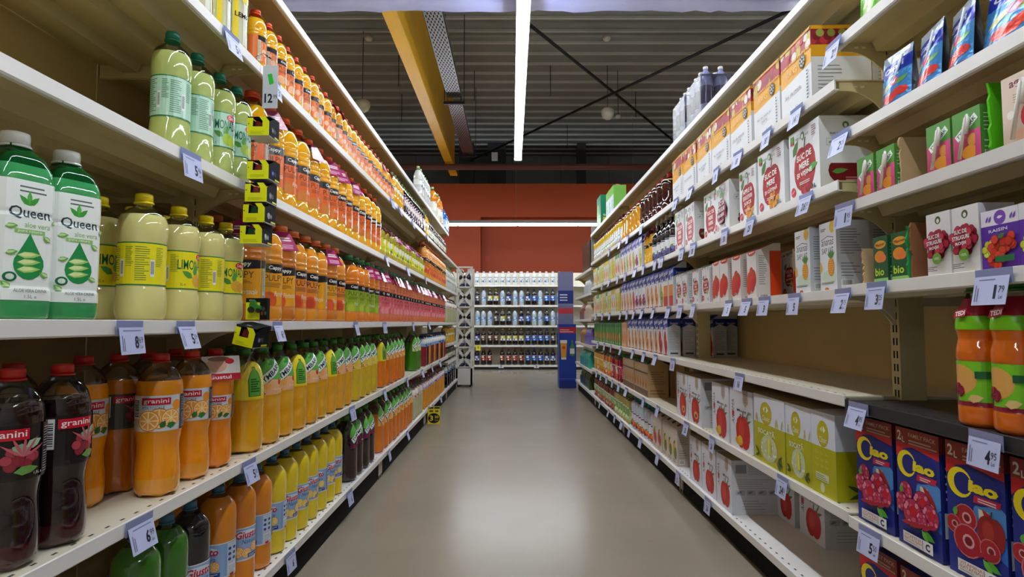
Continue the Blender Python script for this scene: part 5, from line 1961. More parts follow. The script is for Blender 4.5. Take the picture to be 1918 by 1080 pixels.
# fifth shelf: white boxes with red apples
rput(p_cher, (1.695,), 'B', 'white sour cherry juice box, dark red apple', 'box')
rput(p_seab, (1.915,), 'B', 'white sea buckthorn juice box', 'box', jit=.0)
rput(p_seaj, (2.105,), 'B', 'white apple buckthorn juice box', 'box')
rput(p_grap, (2.36,), 'B', 'white red grape juice box', 'box')
rput(p_appl, (2.545,), 'B', 'white box mostly hidden by grape juice box', 'box', x=.03)
rput(p_appl, (2.80, 2.972), 'B', 'white apple juice box with red apple', 'box')
rput(p_cher, (1.70,), 'B', 'white sour cherry juice box, dark red apple', 'box', x=.19, back=True)
# fourth shelf
rput(p_pine, (1.575, 1.715), 'C', 'white pineapple juice carton', x=.014)
rput(p_pine, (1.585, 1.70), 'C', 'white pineapple juice carton', x=.105, back=True)
rput(p_toma, (2.09, 2.23, 2.36, 2.452), 'C', 'white tomato juice carton with red tomatoes', x=.016)
rput(p_toma, (1.78, 1.87, 1.96), 'C', 'white tomato juice carton with red tomatoes', x=.12, back=True)
rput(p_kiwi, (2.07, 2.17), 'C', 'white apple kiwi carton', x=.14, back=True)
rput(p_kiwi, (2.585, 2.72, 2.90, 3.0), 'C', 'white apple kiwi carton with red apple', x=.016)
SD = 'blue and white juice carton with '
rput([SAN['glass'], SAN['glass'], SAN['pear'], SAN['peach'], SAN['peach'], SAN['peach'], SAN['berry'], SAN['berry'], SAN['berry'], SAN['blood'], SAN['orange'], SAN['orange'], SAN['peach'], SAN['peach']],
     span(3.145, 4.58, .108), 'C', [SD + 'orange glass', SD + 'orange glass', SD + 'pear'] + [SD + 'peach'] * 3 + [SD + 'berries'] * 3 + [SD + 'blood orange'] + [SD + 'orange'] * 2 + [SD + 'peach'] * 2, x=.016)
rput([p_yel_c[k] for k in (0, 0, 2, 2, 1, 1, 3, 0, 0, 2, 1, 3, 3, 0, 2)], span(4.69, 6.15, .1), 'C', 'pale juice carton', x=.016)
# third shelf
rput([SAN['blood'], SAN['blood'], SAN['peach'], SAN['peach'], SAN['peach'], SAN['orange'], SAN['orange'], SAN['peach'], SAN['peach'], SAN['peach']],
     span(3.275, 4.36, .112), 'D', [SD + 'blood orange'] * 2 + [SD + 'peach'] * 3 + [SD + 'orange'] * 2 + [SD + 'peach'] * 3, x=.016)
rput(SAN['blood'], (3.285, 3.40, 3.51), 'D', SD + 'blood orange', x=.098, back=True)
rput(SAN['blood'], (3.20,), 'D', SD + 'blood orange inside', x=.235)
rput(SAN['peach'], (3.36, 3.24), 'D', SD + 'peach inside', x=.31)
rput(p_ora_c, (4.44, 4.53), 'D', 'pale orange juice carton', x=.016)
rput(p_gcart, span(4.68, 6.14, .092), 'D', ['green juice carton with yellow fruit', 'green juice carton with red fruit', 'green juice carton with orange fruit'], x=.016)
# second shelf
rput([p_soc3, p_soc2, p_soc], (1.632, 1.772, 1.972), 'E', ['lime green and white socata box, back side', 'narrow lime green and white socata box', 'wide lime green and white socata box'], 'box', x=.014)
rput(p_mer2, (2.215, 2.435), 'E', 'white apple and pear juice box', 'box', x=.016)
rput(p_mer1, (2.77, 2.972), 'E', 'white apple and peach juice box', 'box', x=.016)
rput(p_tray, (3.25, 3.52, 3.8), 'E', 'brown cardboard box deep inside', 'box', x=.16, back=True)
rput(p_tp, (3.93, 4.35), 'E', 'brown cardboard tray of green-capped bottles', 'bottle tray', x=.018, jit=.0)
# lowest shelf
rput(p_mer3, (2.405, 2.59, 2.775), 'F', 'white apple juice box with red apple', 'box', x=.016)
rput(p_mer3, (2.06, 2.26), 'F', 'white apple juice box with red apple', 'box', x=.19, back=True)
rput([p_beig[1], p_beig[1], p_beig[1], p_beig[0], p_beig[0]], (3.135, 3.238, 3.341, 3.46, 3.563), 'F', ['beige pineapple juice carton'] * 3 + ['beige peach juice carton'] * 2, x=.02)


def rrow(proto, ys, lev, desc, cat='bottle', x=.06, jit=.3, near=False, back=False, z=None, row=None):
    for i, y in enumerate(ys):
        pr = proto[i % len(proto)] if isinstance(proto, (list, tuple)) else proto
        d = desc[i % len(desc)] if isinstance(desc, (list, tuple)) else desc
        zz = (NZ if near else RZ)[lev] if z is None else z
        place(pr, (RX + x + RND.uniform(-.003, .003), y, zz - .0015), PI + RND.uniform(-jit, jit), d,
              row or (f"near right rack's {NN[lev]} shelf" if near else f"right rack's {RN[lev]} shelf"), cat, back)


rrow(p_amber, span(3.30, 3.86, .108), 'A', 'dark amber juice bottle with red cap')
rrow(p_oran, span(3.97, 4.56, .108), 'A', 'orange juice bottle with red cap')
rrow(p_amber, (3.25, 3.36, 3.47), 'A', 'dark amber juice bottle with red cap', x=.17, back=True)
rrow(p_syr, span(4.67, 6.15, .10), 'A', 'yellow syrup bottle with brown cap')
rrow(p_wine, (3.14, 3.235, 3.33, 3.43, 3.53), 'B', 'dark grape juice bottle with pale top', x=.05)
rrow(p_purp, (3.65, 3.76), 'B', 'orange juice bottle with purple tag')
rput([SAN['pear'], SAN['berry'], SAN['pear'], SAN['orange'], SAN['pear'], SAN['pear'], SAN['orange']], (3.89, 4.0, 4.11, 4.22, 4.33, 4.44, 4.54), 'B',
     [SD + 'pear', SD + 'berries', SD + 'pear', SD + 'orange', SD + 'pear', SD + 'pear', SD + 'orange'], x=.016)
rput([p_yel_c[k] for k in (3, 3, 0, 0, 1, 2, 2, 2, 0, 1, 1, 3, 0, 2, 2)], span(4.69, 6.15, .1), 'B', 'pale juice carton', x=.016)
KD = ['amber fruit drink bottle', 'orange fruit drink bottle', 'red fruit drink bottle']
rrow([p_kids[2], p_kids[2], p_kids[1]], span(4.68, 5.02, .085), 'E', [KD[2], KD[2], KD[1]], x=.05)
rrow([p_kids[1], p_kids[0]], span(5.12, 5.50, .085), 'E', [KD[1], KD[0]], x=.05)
rrow(p_kids[0], span(5.60, 6.12, .085), 'E', KD[0], x=.05)
rrow(p_water, span(3.665, 4.30, .085), 'F', 'pale blue flavoured water bottle', x=.055)
rrow([p_iced[1]], span(4.38, 4.56, .085), 'F', 'green iced tea bottle', x=.05)
rrow([p_iced[1]], span(4.66, 4.92, .085), 'F', 'green iced tea bottle', x=.05)
rrow([p_iced[0], p_iced[2]], span(5.0, 6.12, .085), 'F', ['brown iced tea bottle', 'dark brown iced tea bottle'], x=.05)

# nearest bay of the right rack
rput([p_ciar, p_ciar, p_ciac, p_ciac], (1.410, 1.258, 1.108, .958), 'F', ['family raspberry juice carton'] * 2 + ['family cherry juice carton'] * 2, near=True, x=.018)
rput([p_ciar, p_ciac, p_ciac, p_ciar], (1.410, 1.258, 1.108, .958), 'G', ['family raspberry juice carton', 'family cherry juice carton', 'family cherry juice carton', 'family raspberry juice carton'], near=True, x=.018)
rrow(p_puree, (1.112, 1.033, .953), 'E', 'chunky orange nectar bottle with green collar', x=.050, near=True, jit=.0)
rput(p_bio, (1.352, 1.284), 'D', 'dark green bio juice carton', near=True, x=.014)
rput(p_rgr, (1.165, 1.097), 'D', 'white red grape juice carton', near=True, x=.014)
rput(p_rgr, (1.207,), 'D', 'white red grape juice carton set further in', near=True, x=.084)
rput(p_ppl, (1.020, .937, .855), 'D', 'purple grape juice carton', near=True, x=.014)
rput(p_tyc, (1.395, 1.320), 'C', 'pink and green carton with straw', near=True, x=.014)
rput(p_tyc, (1.158, 1.085), 'C', 'pink and green carton with straw', near=True, x=.016)
rput(p_agr, (.962, .884), 'C', 'beige apple carton with straw', near=True, x=.014)
rput(p_capri, (1.292, 1.185, 1.098), 'B', 'silver blue juice pouch', 'pouch', near=True, x=.035, jit=.3)
rput(p_capri2, (.985, .868), 'B', 'large silver blue juice pouch', 'pouch', near=True, x=.035, jit=.1)
rput(p_gpou, (1.335, 1.2), 'A', 'green and white snack pouch', 'pouch', near=True, x=.035, jit=.1)


def flat_card(name, x0, x1, y, z0, z1, col, label, torn=True):
    """a cut cardboard sheet standing across the shelf, with a torn front edge"""
    m = MB()
    q = random.Random(name + label)
    n = 12
    pr = [(x1, z0), (x1, z1)] + [(x0 + (q.uniform(-.003, .003) if torn else 0), z1 - (z1 - z0) * k / n) for k in range(n + 1)]
    m.prism(pr, y - .0025, y + .0025, 'y', col, 'card')
    tag(m.build(name), label, 'cardboard divider')


flat_card('cardboard_divider', .842, .95, 1.425, NZ['D'], NZ['D'] + .085, CD, 'brown cardboard sheet beside the white pineapple cartons')
flat_card('cardboard_divider', .842, .95, 1.275, NZ['C'], NZ['C'] + .105, '#b79a76', 'brown cardboard sheet between the pink straw cartons')
flat_card('cardboard_divider', .840, .95, 1.030, NZ['C'], NZ['C'] + .125, '#4fae12', 'bright green cardboard sheet beside the beige apple cartons')
flat_card('cardboard_divider', .838, .90, 1.258, NZ['D'], NZ['D'] + .112, '#1f9048', 'green torn cardboard edge beside the bio cartons')
flat_card('cardboard_divider', .842, .93, 1.250, NZ['D'], NZ['D'] + .118, '#8a5a3c', 'dark brown cardboard edge beside the white grape cartons')

# ------------------------------------------------------------------ price tags
CARDC = '#c2c9f0'


def price_tag(s, y, zl, big, small='', w=.074, h=.050, tilt=.22, yaw=0.0, colr=CARDC):
    r = empty('price_tag', (s * ((LX if s < 0 else RX) - .0035), y, zl - .002), (0 if s < 0 else PI) + yaw)
    m = MB()
    m.box(.0, .0012, -w / 2 - .003, w / 2 + .003, -.026, .001, '#aab2dc', 'holder')
    m.build('holder', r)
    M = Matrix.Translation((.002, 0, -.012)) @ Matrix.Rotation(-tilt, 4, 'Y')
    m = MB()
    m.box(0, .001, -w / 2, w / 2, -h, 0, colr, 'print', M=M)
    a = Art((-w / 2, -h, w / 2, 0))
    a.lines(-w * .36, -h * .14, w * .38, -h * .06, 1, '#7d84aa', .5)
    for k in range(2):
        a.rect(-w * (.43 - .07 * k), -h * .88, -w * (.40 - .07 * k), -h * (.30 + .1 * k), '#6c7294')
    if big:
        n = len(big)
        wd = sum(.075 if ch == '1' else .16 for ch in big) + .02 * (n - 1)
        a.text(big, w * (.16 if n == 1 else .08), -h * .56, w * wd, h * .48, '#1c2036', bold=.03)
    if small:
        a.text(small, w * .34, -h * .48, w * .17, h * .24, '#2c3048')
        a.text('Lei', w * .34, -h * .74, w * .11, h * .13, '#2c3048')
    m.art(a, lambda u, v, off: M @ Vector((.001 + off, u, v)))
    m.build('card', r)
    return r


TAGS = []


def tags(s, lev, items, near=False, rowname=None, z=None):
    zz = z if z is not None else (LZ if s < 0 else (NZ if near else RZ))[lev]
    nm = rowname or (f"left rack's {LN[lev]} shelf" if s < 0 else (f"near right rack's {NN[lev]} shelf" if near else f"right rack's {RN[lev]} shelf"))
    for it in items:
        y, big, small = (tuple(it) + ('', ''))[:3]
        o = price_tag(s, y, zz, big, small, tilt=RND.uniform(.10, .32), yaw=RND.uniform(-.06, .06))
        d = f"price tag reading {big}{' ' + small if small else ''}" if big else 'blank-looking pale price tag'
        REG.append((o, d, nm, 'price tag', False, (0, y, 0)))


tags(-1, 'A', [(1.475, '5', '50'), (1.76, '3', '95'), (3.50, '5'), (3.74, '4'), (4.24,), (4.95,)])
tags(-1, 'B', [(1.305, '5', '46'), (3.36, '6'), (4.05,), (4.9,)])
tags(-1, 'C', [(1.115, '8', '69'), (1.305, '5', '59'), (1.815, '6', '50'), (2.725, '6'), (3.34, '6'), (4.3,), (5.1,)])
tags(-1, 'D', [(1.165, '6', '99'), (1.64, '5', '50'), (2.68, '5'), (3.36, '5'), (4.08,), (4.75,), (5.3,), (5.9,)])
tags(-1, 'E', [(1.96, '6'), (2.66, '6'), (3.5,), (4.1,), (5.4,), (6.0,)])
tags(1, 'A', [(1.685, '14', '50'), (1.885, '18', '50'), (2.13, '18'), (2.36, '18'), (2.70, '18'), (2.95, '18'), (3.75,), (4.2,), (4.5,), (5.0,)])
tags(1, 'B', [(1.645, '26', '50'), (2.03, '25'), (2.28, '30'), (2.68, '25'), (2.86, '25'), (3.25, '24'), (3.4,), (3.7,), (3.95,), (4.3,), (4.6,), (5.0,), (5.4,)])
tags(1, 'C', [(1.475, '2', '75'), (1.73, '5'), (1.935, '3'), (2.08, '5'), (2.25, '3'), (2.69, '5'), (2.90, '10'), (3.12, '15'), (3.45,), (3.75,), (4.0,), (4.25,), (4.5,), (5.0,), (5.4,), (5.8,)])
tags(1, 'D', [(2.16, '16'), (3.05, '15'), (3.42,), (3.72,), (4.05,), (4.5,), (4.95,), (5.3,), (5.7,)])
tags(1, 'E', [(1.835, '24', '50'), (2.47, '26'), (2.83, '23'), (3.38,), (3.75,), (4.3,), (4.6,), (4.9,), (5.2,), (5.5,), (5.8,)])
tags(1, 'F', [(2.54, '26'), (2.99, '22'), (3.4,), (3.85,), (4.2,), (4.5,), (4.8,), (5.1,), (5.6,)])
tags(1, 'A', [(1.482, '2', '95')], True)
tags(1, 'B', [(1.462, '2', '25')], True)
tags(1, 'C', [(1.455, '1', '95')], True)
tags(1, 'D', [(1.338, '3', '25'), (1.012, '1', '79')], True)
tags(1, 'E', [(1.425, '4', '95'), (1.045, '4', '95')], True)
tags(1, 'F', [(1.395, '5', '50')], True)

# yellow offer card sticking out into the aisle
r = empty('offer_card', (-.655, 5.05, .13))
r.scale = (.75, .75, .75)
tag(r, 'yellow offer card reading 3 30 jutting from the lowest left shelf', 'offer sign')
m = MB().box(-.070, .070, -.0008, .0008, -.16, .04, '#e2cf2a', 'print')
a = Art()
a.rect(-.065, .012, -.005, .034, '#3a3420')
a.rect(.005, .012, .065, .034, '#3a3420')
a.rect(-.05, -.022, -.01, -.006, '#3a3420')
a.rect(.015, -.022, .05, -.006, '#3a3420')
a.ell(0, -.092, .066, .056, '#17160f', 20)
a.text('3', -.028, -.092, .038, .062, '#efdc34', bold=.03)
a.text('30', .030, -.078, .044, .030, '#efdc34', bold=.02)
a.text('Lei', .030, -.112, .034, .020, '#efdc34')
m.art(a, plane_fn((0, -.0008, 0), (1, 0, 0), (0, 0, 1), (0, -1, 0)))
m.build('card', r)
MB().tube([(-.085, 0, .0), (-.07, 0, .02), (-.02, 0, .038)], .003, '#dcdcdc', 'plastic', 6).build('clip_arm', r)

# ------------------------------------------------------------------ clip strip with toy tractors
SX, SY = -.668, 1.60
r = empty('clip_strip', (SX, SY + .0155, 1.60))
tag(r, 'clear plastic clip strip of toys hanging from the left rack', 'clip strip')
m = MB().prism([(-.014, 0), (.014, 0), (.012, -.78), (-.045, -.90), (-.068, -.895), (-.016, -.78)], -.0008, .0008, 'y', '#c9cdd6', 'clear')
m.build('strip', r)
m = MB().tube([(-.045, 0, -.005), (-.02, -.004, .004), (0, -.004, -.01)], .002, '#cfd2da', 'clear', 6)
m.build('hook', r)
m = MB().box(-.021, .021, -.004, -.003, -.150, -.03, '#d3d8e4', 'print')
a = Art((-.021, -.120, .021, 0))
a.poly([(-.008, -.025), (.004, -.022), (.010, -.05), (-.002, -.055)], '#2fc43a')
a.text('12', -.004, -.092, .022, .026, '#20242c', bold=.03)
a.text('99', .014, -.088, .010, .012, '#20242c')
m.art(a, plane_fn((0, -.004, -.03), (1, 0, 0), (0, 0, 1), (0, -1, 0)))
m.build('price_card', r)


def toy_box(car, second, flat=False):
    """black carton with a yellow window frame on the face toward the camera; the toy stands inside"""
    r = empty('toy_vehicle_box')
    w, d, h = .056, .072, .058
    YF, BK = '#ecee12', '#121214'
    m = MB()
    if flat:
        d = .02
        m.box(-w / 2, w / 2, 0, d, 0, h, BK, 'card')
        a = Art((-w / 2, 0, w / 2, h))
        a.rect(-w / 2, 0, w * .16, h * .8, YF)
        a.lines(-w * .4, h * .08, w * .05, h * .2, 3, '#8a8c1a', .3)
        for k in range(3):
            a.ell(w * (.26 + .08 * k), h * (.3 + .2 * (k % 2)), w * .06, h * .1, ('#8a2a2a', '#4a4a52', '#2c5a34')[k])
        a.lines(-w * .35, h * .87, -w * .05, h * .95, 2, '#cfd0cf', .4)
        m.art(a, plane_fn((0, 0, 0), (1, 0, 0), (0, 0, 1), (0, -1, 0)))
        m.build('carton', r)
    else:
        t = .0012
        m.box(-w / 2, w / 2, 0, d, 0, t, '#cfd0d2', 'print')
        m.box(-w / 2, w / 2, d - t, d, t, h * .9, BK, 'card')
        m.box(-w / 2, -w / 2 + t, 0, d, t, h * .9, BK, 'card')
        m.prism([(0, t), (d, t), (d, h), (d * .55, h * .98), (0, h * .62)], w / 2 - t, w / 2, 'x', BK, 'card')
        m.prism([(0, h * .86), (d * .5, h * .98), (d, h), (d, h - t), (d * .5, h * .98 - t), (0, h * .86 - t)], -w / 2, w / 2, 'x', BK, 'card')
        a = Art()
        a.lines(-w * .18, d * .18, w * .18, d * .34, 2, '#b9babd', .4)
        m.art(a, plane_fn((0, 0, h * .862), (1, 0, 0), Vector((0, d * .5, h * .12)).normalized(), Vector((0, -h * .12, d * .5)).normalized()))
        for k in range(3):
            m.lathe([(.0085 - .002 * k, 0), (.0085 - .002 * k, .0006)], 14, lambda z, k=k: ((second, '#3a3a40', '#8a8d92')[k], 'film'), M=Matrix.Translation((w / 2 + .0002 * k, d * (.35 + .2 * (k % 2)), h * .35)) @ Matrix.Rotation(PI / 2, 4, 'Y'))
        a = Art()
        a.rect(d * .55, h * .06, d * .95, h * .14, '#d8d81e')
        m.art(a, plane_fn((w / 2, 0, 0), (0, 1, 0), (0, 0, 1), (1, 0, 0)))
        m.build('carton', r)
        m = MB()
        fr = [((-w / 2, 0), (w / 2, 0), (w / 2, h * .40), (-w / 2, h * .40)), ((-w / 2, h * .40), (-w * .26, h * .40), (-w * .24, h * .80), (-w / 2, h * .80)),
              ((w * .20, h * .40), (w / 2, h * .40), (w / 2, h * .66), (w * .34, h * .86), (w * .04, h * .86), (w * .20, h * .66))]
        for q_ in fr:
            m.prism([(p[0], p[1]) for p in q_], -.0012, .0, 'y', YF, 'print')
        a = Art()
        a.lines(-w * .36, h * .06, w * .30, h * .22, 3, '#8a8c1a', .25)
        a.ell(-w * .44, h * .52, w * .025, h * .03, '#3a3a10')
        m.art(a, plane_fn((0, -.0012, 0), (1, 0, 0), (0, 0, 1), (0, -1, 0)))
        m.build('window_frame', r)
    y0 = .012 if not flat else -.014
    z0 = .008 if not flat else .018
    m = MB()
    m.prism([(-.014, z0 + .008), (.015, z0 + .008), (.015, z0 + .018), (.004, z0 + .022), (-.002, z0 + .034), (-.012, z0 + .034), (-.014, z0 + .022)], y0, y0 + .016, 'y', car, 'plastic')
    for x, rr in ((-.009, .0085), (.010, .0065)):
        for yy in (y0 - .003, y0 + .014):
            m.lathe([(rr, 0), (rr, .005)], 12, lambda z: ('#141416', 'plastic'), M=Matrix.Translation((x, yy + .005, z0 + rr)) @ Matrix.Rotation(PI / 2, 4, 'X'))
    m.build('toy_vehicle', r)
    return r


for i, (z, dx, car, sec, rz, lab) in enumerate(((1.352, -.012, '#8a1c1c', '#4a4c52', .02, 'topmost on clip strip, grey base showing'),
                                             (1.236, -.010, '#a01c1c', '#1c3aa8', -.02, 'red toy, second from top of clip strip'),
                                             (1.176, -.014, '#8a1c1c', '#6a6c72', .03, 'red toy, third from top of clip strip'),
                                             (1.122, -.018, '#1c5a2c', '#8a8d92', -.01, 'green toy, fourth from top of clip strip'),
                                             (1.066, -.024, '#1c5a2c', '#6a6c72', .03, 'green toy, fifth from top of clip strip'),
                                             (.868, -.030, '#2c7a2c', '#6a6c72', .05, 'flat with green tank, second from strip bottom'),
                                             (.800, -.040, '#8a1c1c', '#1c2c6a', -.12, 'tilted at the clip strip bottom'))):
    o = toy_box(car, sec, i == 5)
    o.location = (SX + dx + .012, SY - .058 if i != 5 else SY - .0, z)
    o.rotation_euler = (0, (.22 if i == 6 else 0), rz)
    tag(o, 'black and yellow toy vehicle box, ' + lab, 'toy box', 'toy boxes on the clip strip')

# ------------------------------------------------------------------ on top of the right rack
def water_pack():
    r = empty('water_pack')
    for i in range(3):
        for j in range(2):
            m = MB()
            x, y_ = j * .066, i * .066 - .066
            M = Matrix.Translation((x, y_, 0))
            pr = [(r_ * .031, z_ * .215) for r_, z_ in smooth_profile(PROF['cola'], 2)]
            m.lathe(pr, 14, lambda z: ('#3a2c5a' if .05 < z < .12 else '#8a8fc0', 'film'), M=M, cap1=False)
            m.lathe([(.011, .202), (.011, .215), (.009, .217)], 12, lambda z: ('#e6e6ea', 'plastic'), M=M)
            m.build('bottle', r)
    m = MB()
    m.box(-.036, .102, -.104, .104, -.0006, .17, '#c9cce6', 'shrink')
    m.build('shrink_wrap', r)
    return Proto(r)


p_wp = water_pack()
for i, y in enumerate((2.66, 2.90)):
    o = p_wp.put((.862, y, 1.780), 0)
    tag(o, ('shrink-wrapped purple water pack on top of the right rack, nearer one', 'shrink-wrapped purple water pack on top of the right rack, farther one')[i], 'bottle pack')


def art_green6(a, w, h):
    a.rect(-w / 2, 0, w / 2, h, '#12805c')
    a.rect(-w * .3, h * .15, w * .0, h * .75, '#7ab83a')
    a.ell(-w * .16, h * .7, w * .10, h * .06, '#e0a82c')
    a.rect(w * .1, h * .1, w * .46, h * .28, '#d8b83a')
    a.text('6x2L', w * .26, h * .36, w * .3, h * .08, '#e0d89a', bold=.02)


p_g6 = carton('juice_case', .25, .22, .30, '#0f7a56', art_green6, art_green6)
tag(p_g6.put((.845, 5.75, 1.780), PI), 'dark green six-pack juice case on top of the right rack', 'case')
p_gt = carton('juice_carton', .13, .11, .27, '#6fae4a', art_simple('#cfd8ea', '#6aae3a', '#a8c87a', '#8fb8d8', None), None, cap=(-.05, .2705, .02, 0), capcol='#d8402c')
rput(p_gt, (5.15, 5.29, 5.43), 'T', 'green and pale blue juice carton', x=.05)
m = MB().box(.832, .945, 6.206, 6.216, 1.446, 1.87, '#8f8880', 'panel')
tag(m.build('end_panel'), 'grey end panel standing above the right rack', 'panel')
r = empty('crate_stack', (.92, 6.9, 1.455))
tag(r, 'dark green wrapped beer case on top of the farthest right bay', 'case')
MB().box(-.06, .20, -.35, .35, 0, .32, '#26362e', 'film').build('wrapped_case', r)

# far bay of the right rack: beer cases and packs
for i, (y, z, c, n, lab) in enumerate(((6.75, .36, '#2fa89a', 5, 'teal beer multipack'), (7.2, .36, '#2fa89a', 5, 'teal beer multipack'), (6.75, .128, '#3c4a1c', 4, 'olive green beer multipack'), (7.2, .128, '#3c4a1c', 4, 'olive green beer multipack'),
                                        (6.7, .62, '#7a6ab8', 4, 'purple bottle multipack'), (7.15, .62, '#b8862c', 4, 'amber bottle multipack'), (6.75, .90, '#c8b8a0', 4, 'pale bottle multipack'), (7.2, .90, '#8a4a3a', 4, 'brown bottle multipack'),
                                        (6.75, 1.18, '#c8d0d8', 4, 'white bottle multipack'))):
    r = empty('drink_multipack', (RX + .02, y, z - .001))
    for k in range(4):
        m = MB()
        pr = [(r_ * .045, z_ * .19) for r_, z_ in smooth_profile(PROF['cola'], 2)]
        m.lathe(pr, 12, lambda zz: (c, 'film'), M=Matrix.Translation((.05, -.15 + k * .1, 0)))
        m.build('bottle', r)
    MB().box(-.002, .11, -.205, .205, .0, .10, c, 'film').build('sleeve', r)
    REG.append((r, lab, "right rack's farthest bay", 'multipack', False, (0, y, 0)))

# ------------------------------------------------------------------ display stands at the aisle's end
r = empty('lattice_stand', (-.643, 8.05, 0))
tag(r, 'white lattice display tower standing at the end of the left rack', 'display stand')
W2 = .098
for sx in (-W2, W2):
    for yy in (0, .38):
        MB().box(sx - .012, sx + .012, yy - .012, yy + .012, .03, 1.62, '#e4e1da', 'paint').build('post', r)
zc = .27
for k in range(5):
    z0, z1 = zc + k * .27, zc + k * .27 + .25
    for fy, ax in ((0, 'y'), (0, 'x')):
        m = MB()
        if ax == 'y':
            for (a_, b_) in (((-W2, z0), (W2, z1)), ((-W2, z1), (W2, z0))):
                dx, dz = b_[0] - a_[0], b_[1] - a_[1]
                L = math.hypot(dx, dz)
                nx, nz = -dz / L * .017, dx / L * .017
                m.prism([(a_[0] + nx, a_[1] + nz), (b_[0] + nx, b_[1] + nz), (b_[0] - nx, b_[1] - nz), (a_[0] - nx, a_[1] - nz)], -.006, .006, 'y', '#e4e1da', 'paint')
            m.box(-W2, W2, -.012, .012, z1, z1 + .02, '#e4e1da', 'paint')
            m.build('cross_brace', r)
        else:
            for (a_, b_) in (((.01, z0), (.37, z1)), ((.01, z1), (.37, z0))):
                dx, dz = b_[0] - a_[0], b_[1] - a_[1]
                L = math.hypot(dx, dz)
                nx, nz = -dz / L * .017, dx / L * .017
                m.prism([(a_[0] + nx, a_[1] + nz), (b_[0] + nx, b_[1] + nz), (b_[0] - nx, b_[1] - nz), (a_[0] - nx, a_[1] - nz)], W2 - .006, W2 + .006, 'x', '#e4e1da', 'paint')
            m.build('side_brace', r)
    MB().box(-W2, W2, .012, .368, z0 - .012, z0, '#d8d5cd', 'paint').build('shelf', r)
MB().box(-W2 - .012, W2 + .012, -.012, .392, .03, .25, '#dedbd4', 'paint').build('base_box', r)
for sx in (-.08, .08):
    for yy in (.03, .35):
        MB().lathe([(.016, 0), (.016, .03)], 12, lambda z: ('#2a2a2c', 'plastic'), M=Matrix.Translation((sx, yy, 0))).build('caster', r)

for k in range(5):
    for i in range(2):
        for jj in range(2):
            place(p_wine, (-.643 + (-.045 if i == 0 else .045), 8.05 + .10 + .17 * jj, .27 + k * .27 + .0005), RND.uniform(-1, 1), f"dark bottle inside the white lattice tower, {ORD[k]} tier, {'front' if jj == 0 else 'rear'}", ("outer side of lattice tower", "aisle side of lattice tower")[i], 'bottle')

r = empty('beer_display', (.735, 7.90, 0))
tag(r, 'blue cardboard beer display standing at the end of the right rack', 'display stand')
m = MB().box(-.112, .112, 0, .30, 0, .84, '#1f3a9a', 'print')
a = Art((-.112, 0, .112, .84))
a.rect(-.112, .72, .112, .80, '#b01c30')
a.lines(-.10, .735, .09, .785, 2, '#e8d8dc', .35)
a.rect(-.112, .12, .112, .125, '#7a8ac8')
a.rect(-.112, 0, .112, .10, '#18307f')
a.poly([(-.085, .40), (-.02, .40), (-.01, .60), (-.095, .60)], '#d8962c')
a.rect(-.098, .59, -.008, .63, '#eee6d6')
a.ell(-.052, .53, .022, .022, '#c8482c', 12)
a.rect(-.085, .375, -.02, .40, '#dfe3ea')
a.poly([(.03, .42), (.09, .42), (.09, .54), (.07, .58), (.07, .63), (.05, .63), (.05, .58), (.03, .54)], '#3f7a34')
a.rect(.03, .45, .09, .52, '#d8d8c8')
m.art(a, plane_fn((0, 0, 0), (1, 0, 0), (0, 0, 1), (0, -1, 0)))
m.build('body', r)
m = MB().box(-.105, .105, .26, .29, .84, 1.56, '#77789c', 'print')
a = Art((-.105, .84, .105, 1.56))
a.rect(-.105, .98, .105, 1.06, '#c03a48')
a.rect(-.105, 1.12, .105, 1.3, '#26347f')
a.lines(-.08, 1.16, .08, 1.27, 3, '#dfe4f0', .4)
m.art(a, plane_fn((0, .26, 0), (1, 0, 0), (0, 0, 1), (0, -1, 0)))
m.build('header_panel', r)

# ------------------------------------------------------------------ rack along the far wall
BY = 11.0
BZ = (.085, .45, .81, 1.185, 1.56)
m = MB().box(-3.2, 3.2, 11.46, 11.50, .0, 1.82, '#e3dcc8', 'panel')
tag(m.build('back_panel'), 'pale back panel of the rack along the far wall', 'back panel')
for j, z in enumerate(BZ):
    for b in (-2, -1, 0, 1):
        xa, xb_ = .16 + b * 1.28, .16 + (b + 1) * 1.28
        r = empty('rack_shelf', ((xa + xb_) / 2, BY, z))
        hw = (xb_ - xa) / 2 - .002
        tag(r, f"white shelf of the far wall rack, {ORD[j]} from floor, {ORD[b + 2]} bay from left", 'shelf')
        MB().box(-hw, hw, .004, .455, -.006, -.002, '#dcd8cc', 'paint').build('deck', r)
        MB().box(-hw, hw, -.001, .003, -.034, .0, '#ece9e2', 'paint').build('front_lip', r)
        if j == 0:
            MB().box(-hw, hw, .02, .03, -z + .001, -.034, '#141416', 'plastic').build('kick_plate', r)
for k in range(5):
    x = .16 + (k - 2) * 1.28
    tag(MB().box(x - .015, x + .015, 11.40, 11.455, 0, 1.84, '#d2ccb8', 'paint').build('rack_upright'), f"slotted post of the far wall rack, {ORD[k]} from left", 'rack post')

